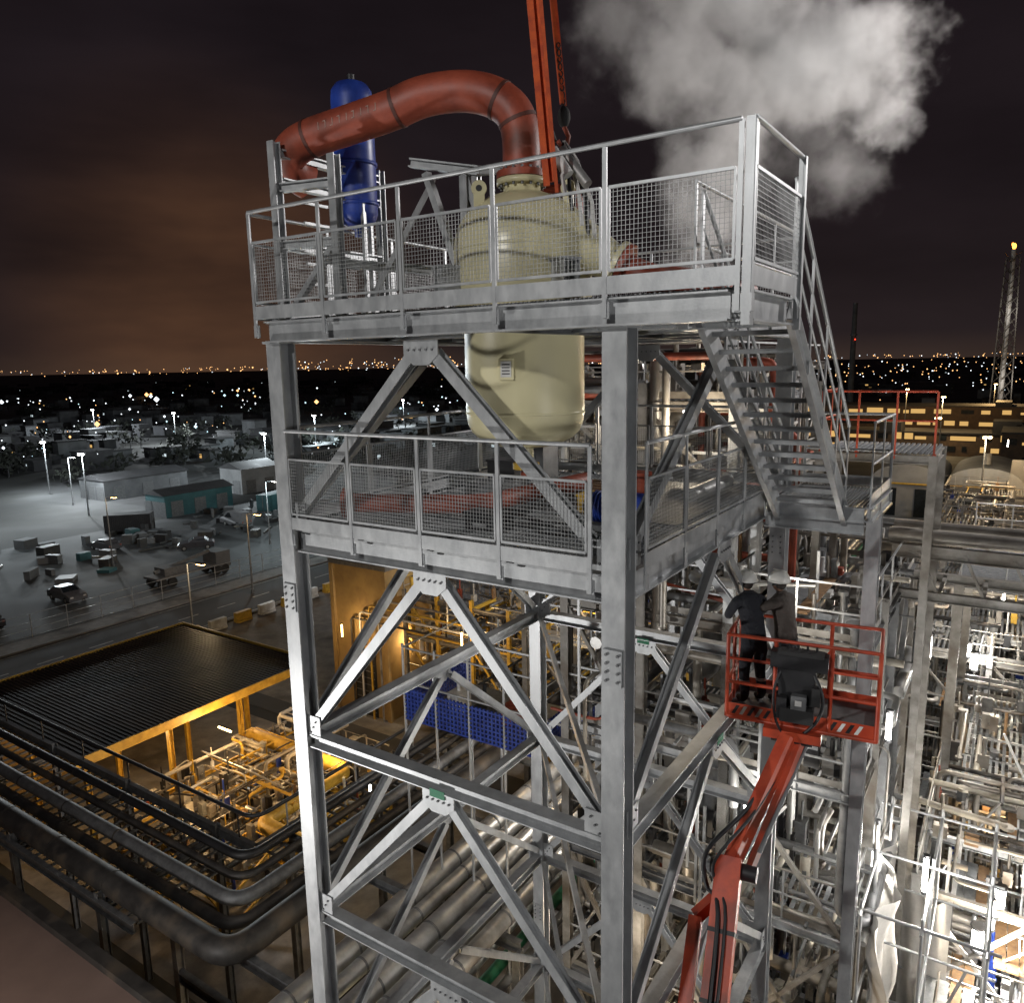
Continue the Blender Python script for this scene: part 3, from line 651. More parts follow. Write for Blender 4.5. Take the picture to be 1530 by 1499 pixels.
# long pipe bridge crossing behind the lift basket
pb=MB()
for z,w_ in ((-4.3,.3),(-5.3,.22)):
    for t in (12.6,14.4): pb.ibm(W(-9,t,z),W(-.8,t,z),.16,w_,GALVP)
    for k in range(10): pb.bar(W(-8.6+k*.85,12.6,z),W(-8.6+k*.85,14.4,z),.08,.1,GALVP)
for k in range(9): pb.bar(W(-9+k*.9,12.6,-5.3),W(-8.55+k*.9,12.6,-4.3),.06,.06,GALVP)
for k,(r,mt) in enumerate(((.16,PIPEP),(.1,WHITEP),(.2,PIPEP),(.08,PIPED))): pb.tube([W(-9.2,12.85+k*.42,-4.0),W(-.7,12.85+k*.42,-4.0)],r,mt,10)
for s in (-8.8,-4.6,-.9):
    for t in (12.6,14.4): pb.ibm(W(s,t,-22),W(s,t,-5.4),.2,.2,GALVP,VV)
pb.build('pipe_bridge')
sh=MB()
def cloth(A,B,z0,z1,seed,n=22,m=14):
    random.seed(seed); vs=[]; ph=[rr(0,6) for _ in range(6)]
    nrm=(W(*B,0)-W(*A,0)).cross(Z).normalized()
    for j in range(m+1):
        for i in range(n+1):
            f=i/n;g_=j/m; p=W(A[0]+(B[0]-A[0])*f,A[1]+(B[1]-A[1])*f,z0+(z1-z0)*g_)
            p=p+nrm*(.16*math.sin(f*9+ph[0]+g_*3)+.09*math.sin(f*21+ph[1]-g_*5)+.06*math.sin(g_*14+ph[2]+f*4))
            if j==0: p.z+=.4*math.sin(f*13+ph[3])
            vs.append(p)
    sh.add(vs,[(j*(n+1)+i,j*(n+1)+i+1,(j+1)*(n+1)+i+1,(j+1)*(n+1)+i) for j in range(m) for i in range(n)],SHEET,True)
cloth((-1.6,8.2),(-1.4,11.5),-15.5,-10.8,1); cloth((-2.6,11.5),(-1.0,11.7),-17,-12,2); cloth((-3.2,8.0),(-1.8,8.1),-18,-14.5,3)
sh.build('scaffold_sheeting')
scf=MB()
for s in (-3.3,-2.3,-1.3):
    for t in (7.6,9.6,11.6): scf.cyl(W(s,t,-22),W(s,t,-9.8),.03,GALV,8)
for z in (-20,-18,-16,-14,-12,-10):
    for t in (7.6,9.6,11.6): scf.cyl(W(-3.5,t,z),W(-1.1,t,z),.03,GALV,8)
    for s in (-3.3,-2.3,-1.3): scf.cyl(W(s,7.4,z),W(s,11.8,z),.03,GALV,8)
    if z<-13:
        for k in range(4): scf.box(-3.2+k*.25,-2.98+k*.25,7.6,11.6,z+.03,z+.07,WOOD if k==1 else GRAT)
scf.build('scaffolding')
bn=MB()
def net(A,B,z0,z1,mt,sp=.12):
    p=W(*A,z0);q=W(*B,z0);L=(q-p).length;k=int(L/sp);d=(q-p)/L
    for i in range(k+1): x=p+d*(L*i/k); bn.bar(x,x+Z*(z1-z0),.05,.05,mt)
    for i in range(int((z1-z0)/sp)+1): bn.bar(p+Z*sp*i,q+Z*sp*i,.045,.045,mt)
for z in (-9.6,):
    bn.box(6.2,10.4,8.6,11.4,z-.05,z,GRAT)
    net((10.5,8.5),(6.1,8.5),z+.05,z+.95,BLUE); net((10.5,8.5),(10.5,11.5),z+.05,z+.95,BLUE); net((6.1,8.5),(6.1,11.5),z+.05,z+.95,BLUE)
    for s in (6.1,7.2,8.3,9.4,10.5):
        for t in (8.5,11.5): bn.cyl(W(s,t,-22),W(s,t,z+2.2),.035,GALV,8)
    for h in (1.1,2.1):
        bn.cyl(W(6.1,8.5,z+h),W(10.5,8.5,z+h),.03,GALV,8); bn.cyl(W(10.5,8.5,z+h),W(10.5,11.5,z+h),.03,GALV,8)
    for k in range(4): bn.box(6.8+k*.9,7.2+k*.9,9.6,10.2,z,z+.3+.2*(k%2),(GALVD,RED,BLACK,WHITE)[k]); bn.cyl(W(7+k*.9,9.9,z+.3),W(7+k*.9,9.9,z+.9),.06,(GALVD,RED,BLACK,WHITE)[k],10)
bn.build('netted_scaffold_platform')
# ---------------------------------------------------------------- pipe rack
pk=MB()
for i,(s,r) in enumerate(((7.0,.22),(7.6,.28),(8.3,.30),(9.0,.20),(9.6,.30))):
    pk.tube([W(s,-8,-14),W(s,75,-14)],r,PIPE,16)
    for t in range(-6,60,2): pk.cyl(W(s,t+.3*i,-14),W(s,t+.06+.3*i,-14),r+.012,GALVD,14)
for i,r in enumerate((.34,.16,.2,.12,.14)):
    si=11.9+.70*i; ti=3.4+.66*i
    pk.tube(bend([W(90,ti,-14),W(si,ti,-14),W(si,75,-14)],.7,8),r,(PIPED,PIPED,GALVD,PIPED,BLACK)[i],14)
    for s in range(17+i,80,3): pk.cyl(W(s,ti,-14),W(s+.06,ti,-14),r+.012,PIPED,14)
for t in [0,4,8,12,16,20,25,30,36,42,50,60]:
    pk.ibm(W(6.5,t,-14.6),W(15.2,t,-14.6),.2,.3,GALVD if t<10 else GALVP); pk.ibm(W(6.5,t,-16.5),W(15.2,t,-16.5),.2,.3,GALVD)
    for s in (6.6,15.2): pk.ibm(W(s,t,-22),W(s,t,-14.7),.22,.22,GALVP,VV)
for s in range(17,90,5):
    pk.ibm(W(s,2.9,-14.5),W(s,6.8,-14.5),.2,.25,GALVD)
    for t in (3.0,6.7): pk.ibm(W(s,t,-22),W(s,t,-14.0),.2,.2,GALVD,VV)
for t in (2.9,6.8): pk.ibm(W(15.2,t,-14.3),W(90,t,-14.3),.15,.3,GALVD)
pk.tube(bend([W(90,6.8,-13.3),W(15.2,6.8,-13.3),W(15.2,50,-13.3)],.6),.06,BLACK,8)
for s in range(16,90,3): pk.cyl(W(s,6.8,-14.2),W(s,6.8,-13.3),.03,BLACK,6)
for t in range(8,50,3): pk.cyl(W(15.2,t,-14.2),W(15.2,t,-13.3),.03,GALV,6)
pk.ibm(W(15.2,6.8,-14.3),W(15.2,70,-14.3),.15,.3,GALVD)
for t in range(14,140): pk.box(11.6,15.1,t*.5,t*.5+.05,-14.45,-14.38,GALVD)
for k in range(150): pk.box(15.4+k*.45,15.46+k*.45,3.1,6.7,-14.42,-14.36,GALVD)
for k in range(5): pk.tube([W(6.7+.5*k,-6,-16.2),W(6.7+.5*k,70,-16.2)],.1+.03*(k%3),(PIPED,PIPE,GREEN,PIPE,PIPED)[k],10)
pk.build('pipe_rack')
rf=MB()
rf.box(10.5,95,-25,1.7,-22,-14.2,DWALL); rf.box(10.4,95.1,-25.1,1.8,-14.2,-14.05,ROOFB); rf.box(10.4,95.1,1.5,1.8,-14.05,-13.85,PIPED)
for i in range(10): rf.box(24+i*6,25+i*6,-6,-5,-14.05,-13.4,GALVD)
rf.build('flat_roof_building')
work_light(W(15,-4,-11),280,(1,.78,.62),False,.8)  # unseen lamp added to brighten the roof
# ---------------------------------------------------------------- shed & yard
shd=MB()
R0,R1,Q0,Q1,zr=29.2,40,8.8,20.5,-16
n=60
for i in range(n):
    t=Q0-.6+(Q1-Q0+1.2)*i/n; w=(Q1-Q0+1.2)/n
    shd.box(R0-.6,R1+.6,t,t+w*.5,zr+.06,zr+.12,CORR)
shd.box(R0-.6,R1+.6,Q0-.6,Q1+.6,zr,zr+.06,CORR)
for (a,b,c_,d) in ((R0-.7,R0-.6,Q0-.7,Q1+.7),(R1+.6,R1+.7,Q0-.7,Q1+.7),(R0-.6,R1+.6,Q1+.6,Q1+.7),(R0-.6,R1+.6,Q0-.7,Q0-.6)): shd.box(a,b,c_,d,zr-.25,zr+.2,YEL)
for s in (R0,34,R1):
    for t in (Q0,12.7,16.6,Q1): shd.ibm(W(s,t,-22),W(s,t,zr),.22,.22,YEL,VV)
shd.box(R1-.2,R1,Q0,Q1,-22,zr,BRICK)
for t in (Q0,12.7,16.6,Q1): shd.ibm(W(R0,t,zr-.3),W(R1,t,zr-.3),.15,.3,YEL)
shd.build('corrugated_roof_shed')
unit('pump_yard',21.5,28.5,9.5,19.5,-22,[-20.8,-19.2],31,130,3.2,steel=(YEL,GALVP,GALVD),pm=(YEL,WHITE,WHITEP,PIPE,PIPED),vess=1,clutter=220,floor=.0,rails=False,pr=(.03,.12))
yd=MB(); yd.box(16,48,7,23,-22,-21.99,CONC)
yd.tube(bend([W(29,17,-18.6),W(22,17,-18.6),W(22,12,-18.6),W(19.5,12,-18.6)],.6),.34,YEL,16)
yd.tube(bend([W(29,15,-20.4),W(23,15,-20.4),W(23,11,-20.4)],.6),.35,PIPE,16)
yd.build('yard_slab')
for i,(s,t,z) in enumerate(((24,11,-17.5),(27.5,14.5,-16.9),(23,17,-17.2),(31,12,-17.2),(31,18,-17.2))): work_light(W(s,t,z),360,(1,.62,.27),False,1.0,GLOWY)
ob=MB()
ob.box(28.5,33,27,33,-22,-12.2,BRICK); ob.box(28.3,33.2,26.8,33.2,-12.2,-11.9,GALVD); ob.box(29.6,31.4,26.93,26.99,-22,-17.5,DARKR); ob.box(29.5,31.5,26.86,26.93,-17.5,-17.3,YEL)
for k in range(9): ob.box(29.7,31.3,26.88,26.93,-21.7+k*.45,-21.66+k*.45,GALVD)
for s in (28.5,33): ob.box(s-.15,s+.15,26.8,26.99,-22,-12.2,BRICK)
ob.box(28.42,28.49,28.5,29.6,-16,-14.6,GLASS); ob.cyl(W(29,30,-11.9),W(29,30,-10.4),.25,PIPE,14); ob.box(30,31.4,29,30.4,-11.9,-11.1,GALVD)
for k in range(4): ob.tube(bend([W(28.9+k*.8,26.7,-22),W(28.9+k*.8,26.7,-14-k*.5),W(27,26.7,-14-k*.5),W(22,26.7,-14-k*.5)],.3),.07,(PIPE,YEL,WHITE,PIPED)[k],8)
ob.build('ochre_brick_building')
for p in (W(28.2,29,-17),W(31,25.6,-16),W(22,26,-15)): work_light(p,210,(1,.66,.30),True,.8,GLOWY)
work_light(W(18.6,15,-17.5),120,(1,.9,.7),True,.8)
# ---------------------------------------------------------------- ground etc.
gd=MB(); gd.add([Vector((-9000,-300,0)),Vector((9000,-300,0)),Vector((9000,12000,0)),Vector((-9000,12000,0))],[(0,1,2,3)],GROUND); gd.build('ground')
rd=MB()
def sheet(b,s0,s1,t0,t1,h,mt): b.add([W(s0,t0,-22+h),W(s1,t0,-22+h),W(s1,t1,-22+h),W(s0,t1,-22+h)],[(3,2,1,0)],mt)
sheet(rd,54.5,62.5,-60,300,.012,ASPH)
for t in range(-60,300,4): sheet(rd,58.4,58.55,t,t+2,.018,MARK)
sheet(rd,55,55.12,-60,300,.018,MARK); sheet(rd,61.9,62.02,-60,300,.018,MARK)
for s in (54.3,62.5): rd.box(s,s+.2,-60,300,-22,-21.87,CONC)
sheet(rd,13,54.3,24,25.5,.012,ASPH)
rd.build('road')
fp=MB(); sheet(fp,62.8,65.3,-60,300,.02,CONC); fp.build('pavement')
lt=MB(); sheet(lt,66,104,-10,84,.012,LOT)
lt.build('parking_lot')
pl=MB(); sheet(pl,-20,54,24,140,.008,CONC); sheet(pl,-20,13,2,24,.009,CONC); pl.build('plant_paving')
bq=MB()
for i in range(16): bq.box(53.2,53.6,16+i*2.6,17.6+i*2.6,-22,-21.1,YEL if i%2 else WHITE); bq.box(53.0,53.8,16.1+i*2.6,17.5+i*2.6,-22,-21.8,YEL if i%2 else WHITE)
bq.build('traffic_barrier')
fe=MB()
for t in range(-10,80,3): fe.cyl(W(65.6,t,-22),W(65.6,t,-20),.04,GALV,6)
for h in (.1,.7,1.3,2.0): fe.cyl(W(65.6,-10,-22+h),W(65.6,80,-22+h),.02,GALV,6)
fe.build('fence')
def street_lamp(a,d,h=8,c=(1,.95,.85),pw=900,g=GLOWW):
    b=MB(); p=Vector((a,d,0)); b.cyl(p,p+Z*h,.10,GALVD,10,.05); b.cyl(p,p+Z*.5,.16,GALVD,10)
    q=p+Z*h; b.tube([q,q+Vector((.3,-.2,.15)),q+Vector((1.1,-.6,.2))],.04,GALVD,8); b.hexa(q+Vector((1.3,-.7,.2)),Vector((.35,-.18,0)),Vector((.06,.12,0)),Z*.06,BLACK); b.hexa(q+Vector((1.3,-.7,.12)),Vector((.3,-.15,0)),Vector((.05,.1,0)),Z*.03,g)
    o=b.build('street_lamp'); point('lamp_light',q+Vector((1.3,-.7,-.2)),pw,c,.2,o)
for a,d,c,pw,g in ((-26,74,(1,.6,.25),450,GLOWY),(-31,96,(.8,.97,1),2600,GLOWW),(-46,86,(1,.72,.42),300,GLOWY),(-64,92,(.85,.97,1),900,GLOWW),(-36,118,(.8,.97,1),900,GLOWW),(-74,128,(.9,.97,1),9000,GLOWW),(-24,55,(1,.75,.45),450,GLOWY),(-50,60,(1,.85,.65),300,GLOWY)): street_lamp(a,d,8,c,pw,g)
def car(s,t,yaw,colr,van=False):
    m=mat('car_paint',colr,.3,.2,tuple(x*.9 for x in colr)); b=MB(); c=W(s,t,-22); X=Vector((math.cos(yaw),math.sin(yaw),0)); Yv=Vector((-X.y,X.x,0)); w=.88
    if van: pf=[(-2.4,.35),(-2.45,1.0),(-2.4,2.0),(-2.2,2.1),(1.0,2.1),(1.4,1.9),(1.9,1.25),(2.5,1.0),(2.55,.4)]
    else: pf=[(-2.1,.3),(-2.15,.8),(-2.0,.95),(-1.5,1.02),(-1.05,1.4),(.2,1.44),(.85,1.02),(1.9,.85),(2.15,.65),(2.15,.3)]
    vs=[c+X*x+Yv*(w*(1 if z<1.05 else .82))+Z*z for x,z in pf]+[c+X*x-Yv*(w*(1 if z<1.05 else .82))+Z*z for x,z in pf]; k=len(pf)
    b.add(vs,[tuple(range(k-1,-1,-1)),tuple(range(k,2*k))]+[(i,i+1,k+i+1,k+i) for i in range(k-1)],m,False)
    top=1.36 if not van else 1.9; x0,x1=(-1.2,.45) if not van else (.2,1.25)
    for sg in(-1,1):
        vs=[c+X*(x0-.3)+Yv*sg*(w*.96+.01)+Z*(1.04 if not van else 1.25),c+X*(x1+.25)+Yv*sg*(w*.96+.01)+Z*(1.04 if not van else 1.25),c+X*x1*.6+Yv*sg*(w*.84+.01)+Z*top,c+X*(x0+.1)+Yv*sg*(w*.84+.01)+Z*top]; b.add(vs,[(0,1,2,3)],GLASS)
        for x in(-1.35,1.35):
            p=c+X*x+Yv*sg*.78+Z*.33; b.cyl(p-Yv*.11,p+Yv*.13,.33,RUBBER,16); b.cyl(p+Yv*sg*.10,p+Yv*sg*.135,.18,PIPE,10)
    xa=(.24,.86,1.42,1.03) if not van else (1.42,1.88,1.89,1.28)
    b.add([c+X*(xa[0]+.03)+Yv*.66+Z*xa[2],c+X*(xa[0]+.03)-Yv*.66+Z*xa[2],c+X*(xa[1]+.03)-Yv*.74+Z*xa[3],c+X*(xa[1]+.03)+Yv*.74+Z*xa[3]],[(0,1,2,3)],GLASS)
    for sg in(-1,1): b.hexa(c+X*(pf[-1][0]-.02)+Yv*sg*.62+Z*.66,X*.04,Yv*.14,Z*.07,WHITE); b.hexa(c+X*(pf[0][0]-.02)+Yv*sg*.68+Z*.75,X*.04,Yv*.1,Z*.08,RED)
    b.build('parked_car')
random.seed(9)
for (s,t,y,cc,vn) in [(72,22,146,(.05,.05,.06),0),(74,30.2,326,(.12,.12,.13),0),(70,12,60,(.5,.5,.5),1),(92,44,150,(.1,.1,.11),0),(94,30,30,(.05,.05,.055),0),(90,62,146,(.2,.2,.21),1),(82,50,200,(.06,.06,.07),0)]:
    car(s,t,math.radians(y),cc,bool(vn))
tk=MB(); c=W(70,40,-22); X=VV;Yv=-U
tk.hexa(c+Z*1.1,X*3.5,Yv*1.15,Z*.12,GALVD); tk.hexa(c+X*4.4+Z*1.6,X*.9,Yv*1.15,Z*.9,BUILD); tk.hexa(c+X*5.2+Z*1.9,X*.12,Yv*1.0,Z*.35,GLASS); tk.bar(c-X*3+Z*1.6,c+X*3.5+Z*2.6,.3,.3,GALVD); tk.hexa(c-X*1+Z*1.6,X*1.4,Yv*.9,Z*.4,GALVD)
for x in (-2.8,-1.7,3.6,4.6):
    for y in(-1,1): tk.cyl(c+X*x+Yv*(y*1.0)+Z*.5-Yv*.15,c+X*x+Yv*(y*1.0)+Z*.5+Yv*.15,.5,RUBBER,16)
tk.build('flatbed_truck')
random.seed(15)
def container(s,t,yaw,mt):
    b=MB(); c=W(s,t,-22); X=Vector((math.cos(yaw),math.sin(yaw),0)); Y=Vector((-X.y,X.x,0))
    b.hexa(c+Z*1.3,X*3.0,Y*1.2,Z*1.25,mt)
    for i in range(24):
        for sg in(-1,1): b.hexa(c+Z*1.3+X*(-2.9+i*.25)+Y*sg*1.22,X*.06,Y*.02,Z*1.15,mt)
    for sg in(-1,1): b.hexa(c+Z*1.3+X*sg*3.02,X*.02,Y*.04,Z*1.2,GALVD)
    b.build('shipping_container')
for (s,t,y,mt) in [(100,24,.3,BUILD),(100,52,.2,DARKR),(86,72,.5,BUILD),(96,74,1.2,BUILDG)]: container(s,t,y,mt)
tn=MB(); c=W(94,8,-22); tn.lathe(c,[(3.2,0),(3.2,3.4),(3.0,3.9),(2.0,4.4),(.0,4.7)],BUILDL,32); tn.lathe(c,[(3.2,3.3),(3.28,3.3),(3.28,3.45),(3.2,3.45)],GALVD,32); tn.build('storage_tank')
sto=MB()
for i in range(110):
    s=rr(80,103);t=rr(-6,82)
    h=rr(.2,1.4);w=rr(.3,2.2);d=rr(.3,1.8); c=W(s,t,-22+h/2); a=rr(0,3); X=Vector((math.cos(a),math.sin(a),0));Y=Vector((-X.y,X.x,0))
    sto.hexa(c,X*w/2,Y*d/2,Z*h/2,random.choice((DARKR,BUILD,GALVD,DARKR,BUILD,BUILDG,PIPED)))
    if i%4==0: sto.cyl(c+X*w,c+X*w+Y*rr(1,4),.15,random.choice((PIPED,GALVD,PIPEP)),8)
sto.build('stored_materials')
def shed(name,s0,s1,t0,t1,h,wall,doors=2):
    b=MB(); b.box(s0,s1,t0,t1,-22,-22+h,wall); m=(s0+s1)/2
    A=[W(s0-.3,t0-.3,-22+h),W(m,t0-.3,-22+h*1.25),W(s1+.3,t0-.3,-22+h),W(s0-.3,t1+.3,-22+h),W(m,t1+.3,-22+h*1.25),W(s1+.3,t1+.3,-22+h)]
    b.add(A,[(0,1,4,3),(1,2,5,4),(0,2,1),(3,4,5)],DARKR)
    for i in range(doors):
        t=t0+(t1-t0)*(i+.5)/doors; b.box(s0-.06,s0-.01,t-1,t+1,-22,-19.6,GALVD)
        s=s0+(s1-s0)*(i+.5)/doors; b.box(s-1,s+1,t0-.06,t0-.01,-22,-19.6,GALVD)
    b.build(name)
shed('teal_shed',104,109,60,72,3.4,BUILDG,3); shed('pale_shed',112,118,80,88,4.5,BUILDL,2)
shed('storage_shed',110,118,28,36,3,BUILD); shed('storage_shed',128,136,64,80,3.5,BUILD,3); shed('storage_shed',86,98,92,100,3.2,BUILD); shed('storage_shed',140,150,30,44,4,BUILD,3)
ah=MB()
for k in range(3):
    s=-12+k*8; vs=[]; n=16
    for t in (96,110):
        for i in range(n+1):
            th=math.pi*i/n; vs.append(W(s+4-3.8*math.cos(th),t,-14.6+1.9*math.sin(th)))
    ah.add(vs,[(i,i+1,n+2+i,n+1+i) for i in range(n)],BUILD,True); ah.add(vs[:n+1],[tuple(range(n+1))],BUILDL)
    ah.box(s+.2,s+7.8,96,110,-22,-14.6,BUILDL); ah.box(s+1,s+3,95.9,95.97,-19,-15.6,GLASS); ah.box(s+5,s+7,95.9,95.97,-19,-15.6,GLASS)
    ah.tube([W(s+.5,95.7,-15),W(s+7.5,95.7,-15)],.12,YEL,8); ah.cyl(W(s+4,100,-12.8),W(s+4,100,-11.4),.4,GALVP,12)
ah.build('arched_roof_hall')
def building(name,s0,s1,t0,t1,z1,wall,seed):
    random.seed(seed); b=MB(); b.box(s0,s1,t0,t1,-22,z1,wall); b.box(s0-.2,s1+.2,t0-.2,t1+.2,z1,z1+.3,DARKR)
    for i in range(5): s=rr(s0,s1-6); b.box(s,s+rr(2,6),t0,t1-3,z1+.3,z1+rr(1,4),DARKR)
    H=z1+22
    for r in range(2):
        z=-22+H*(r+.4)/2; s=s0+1
        while s<s1-2:
            w=rr(.8,5)
            if random.random()<.7: b.box(s,s+w,t0-.06,t0-.01,z,z+rr(.5,1.6),WINW)
            else: b.box(s,s+w,t0-.06,t0-.01,z,z+1.2,GLASS)
            s+=w+rr(.4,3)
        t=t0+1
        while t<t1-2:
            w=rr(.8,4); b.box(s0-.06,s0-.01,t,t+w,z,z+rr(.5,1.5),WINW if random.random()<.6 else GLASS); t+=w+rr(.5,3)
    b.build(name)
for i,(s0_,s1_,t0_,t1_,h) in enumerate(((-60,0,170,185,7),(-90,-10,230,250,8),(-30,60,260,275,7),(-160,-70,210,240,9),(-20,70,190,200,5))):
    building('lit_industrial_building',s0_,s1_,t0_,t1_,-22+h,DWALL,60+i)
random.seed(77); ct=MB()
for i in range(900):
    d=130*math.exp(rr(0,2.4)); a=rr(-.85,.85)*d
    if a<0 and d<175: continue
    if d<330 and a>.2*d: continue
    k=(1+d/500); w=rr(1.5,6)*k;l=rr(1.5,6)*k;h=rr(1.5,4)*(1+d/1500); c=Vector((a,d,h/2)); mt=random.choice((BUILD,BUILD,DARKR,DARKR,DARKR,BUILD))
    ct.hexa(c,U*w/2,VV*l/2,Z*h/2,mt); ct.hexa(c+Z*(h/2+.2),U*(w/2+.2),VV*(l/2+.2),Z*.2,DARKR)
    if random.random()<.2: ct.hexa(c-VV*(l/2+.06)+U*rr(-w/2,w/2)*.8,U*rr(.4,1.2),VV*.03,Z*rr(.2,.5),random.choice((WINW,WINC,WINC)))
ct.build('distant_city_buildings')
tr=MB()
for i in range(300):
    d=150*math.exp(rr(0,1.8)); a=-rr(.02,.85)*d
    s_,t_=site(Vector((a,d,0)))
    if s_<112 and d<190: continue
    R=rr(1.5,3.5)*(1+d/500); h=rr(2,4)*(1+d/600)
    tr.cyl(Vector((a,d,0)),Vector((a,d,h*.6)),.18,DARKR,5,.08)
    for k in range(50):
        p=Vector((a+random.gauss(0,R*.4),d+random.gauss(0,R*.4),max(.4,h*.65+random.gauss(0,h*.22)))); q=R*.24
        tr.add([p+Vector((rr(-q,q),rr(-q,q),rr(-q,q))) for _ in range(3)],[(0,1,2)],LEAF)
tr.build('distant_tree_mass')
cl=MB()
def dot(p,r,mt):
    cl.add([p+Vector((r,0,0)),p-Vector((r,0,0)),p+Vector((0,r,0)),p-Vector((0,r,0)),p+Z*r,p-Z*r],[(0,2,4),(2,1,4),(1,3,4),(3,0,4),(2,0,5),(1,2,5),(3,1,5),(0,3,5)],mt)
for i in range(420):
    d=3200*math.exp(rr(0,.9)); a=rr(-.8,.8)*d; dot(Vector((a,d,rr(4,16)*(1+d/3000))),d*rr(.0003,.0007)*(1+random.random()**6),random.choice((LED,LEDW,LEDW,LEDW,LEDW)))
cls=[(rr(-.8,-.03),130*math.exp(rr(0,1.5))) for _ in range(26)]
for i in range(210):
    u_,d0=random.choice(cls); d=d0*rr(.9,1.12); a=(u_+random.gauss(0,.035))*d
    dot(Vector((a,d,rr(3,8))),d*rr(.0005,.0011)*(1+3*random.random()**7),random.choice((LED,LED,LEDC,LED,LEDW)))
for i in range(130):
    d=rr(3000,5000); a=-rr(.30,.06)*d; dot(Vector((a,d,rr(10,60))),d*rr(.0004,.0009),random.choice((LEDW,LEDW,LED)))
for i in range(200):
    d=rr(260,900); a=rr(.38,.75)*d; dot(Vector((a,d,rr(4,18))),d*rr(.0005,.0010),random.choice((LEDW,LEDW,LED)))
cl.build('city_lights')
for (a,d,pw,c) in [(-48,150,14000,(.85,.95,1)),(-66,118,6000,(.9,.97,1)),(-85,140,16000,(.85,.95,1)),(-52,205,26000,(.8,.95,1)),(-100,230,30000,(.9,.97,1)),(-140,260,30000,(.85,.93,1)),(-40,290,30000,(.85,.95,1)),(-76,108,6500,(.85,.95,1)),(110,215,12000,(1,.62,.25)),(150,240,14000,(1,.62,.25)),(95,170,9000,(1,.7,.35)),(62,112,2600,(1,.8,.5)),(52,84,1500,(1,.85,.6))]:
    p=Vector((a,d,9.5 if a<0 else 13)); b=MB(); b.cyl(Vector((a,d,0)),p,.15,GALVD,8,.08); b.hexa(p+Z*.2,Vector((.5,0,0)),Vector((0,.2,0)),Z*.15,BLACK)
    for k in (-.3,.3): b.ell(p+Vector((k,-.28,.15)),.22,.1,.16,GLOWW if c[2]>.6 else GLOWY,n=10,m=6)
    o=b.build('floodlight_mast'); point('lamp_light',p-Z*.3-Vector((0,.6,0)),pw,c,.4,o)
def chimney(a,d,h,r,mt,flare=False):
    b=MB(); p=Vector((a,d,0))
    if flare:
        for k in range(4):
            o=Vector(((-1)**(k//2)*r,(-1)**((k+1)//2%2)*r,0)); b.bar(p+o*1.3,p+o*.8+Z*h,.4,.4,mt)
        for z in range(0,int(h),4):
            for A,B_ in (((-1,-1),(1,-1)),((1,-1),(1,1)),((-1,1),(1,1)),((-1,-1),(-1,1))):
                b.bar(p+Vector((A[0]*r,A[1]*r,z)),p+Vector((B_[0]*r,B_[1]*r,z+4)),.25,.25,mt)
        b.cyl(p,p+Z*(h+3),r*.42,WHITE,14); b.ell(p+Z*(h+4.1),.7,.7,1.1,FLAME); b.ell(p+Z*(h+4.8)-Vector((.6,0,0)),.4,.4,.6,FLAME)
        o=b.build('flare_stack')
        for z in (12,38): point('lamp_light',p+Vector((-3,-7,z)),1500,(1,.93,.85),.3,o)
    else:
        b.cyl(p,p+Z*h,r,mt,20,r*.7); b.cyl(p+Z*h,p+Z*(h+.6),r*.8,GALVD,20); b.cyl(p+Z*h*.7,p+Z*(h*.7+.6),r*1.1,GALVD,20); b.ell(p+Z*h*.66-Vector((0,r+.3,0)),.3,.3,.3,REDL,n=8,m=5)
        b.build('chimney')
chimney(190,300,58,2.0,GALVP,True); chimney(158,360,46,1.4,BUILD); chimney(-90,2500,85,4,BUILD)
# ---------------------------------------------------------------- plant lights
WW=(1,.86,.66); WO=(1,.66,.32)
for (s,t,z,pw,c) in [(-2.2,9,-9.8,350,(1,.96,.9)),(-3.4,12.6,-12.6,550,WW),(-2.8,10,-16.5,550,WW),(-5,17,-10.6,600,(1,.96,.9)),(-4,22,-15,600,WO),(-6.5,14,-13,900,(1,.96,.9)),(-3,30,-10,800,WW),(-7,36,-10,1100,(1,.93,.82)),(-6,52,-11,1700,WO),(-10,62,-10,2000,WW),(-12,88,-9,2500,WO),(-2,88,-9,2200,WO),(-1.2,20,-9,400,WW)]:
    work_light(W(s,t,z),pw,c,True,.7)
for (a,d,z,pw,r) in [(10.8,16,-13.5,650,.15),(11.6,16.6,-12.9,0,.12),(12.6,17,-14.6,650,.17),(7.8,15.5,-11.0,260,.09),(7.5,15.3,-10.2,0,.09),(14.5,23,-9.5,350,.1),(18,29,-11.5,450,.1),(11.9,15.6,-14.6,0,.16)]:
    work_light(P(a,d,z),pw,(1,.96,.90),True,.5,GLOWW,r)
for (s,t,z,pw,c) in [(6.2,12,-.6,170,(1,.75,.42)),(2.5,8.2,-1.2,110,(1,.82,.58)),(.5,8.1,-4.4,80,(1,.90,.75)),(1,8.1,-9,120,(1,.93,.82)),(3,8.1,-13,150,(1,.82,.6)),(6,17,-5,220,(1,.70,.34)),(9,16.6,-9,260,(1,.66,.3)),(2,7.5,-17,330,(1,.72,.42)),(-1.5,8,-6.5,150,(1,.97,.92)),(8,13,-12,170,(1,.95,.88)),(4.2,16.2,-.2,160,(1,.70,.36)),(8,5,-16.8,150,(1,.8,.5))]:
    work_light(W(s,t,z),pw,c,True,.5)
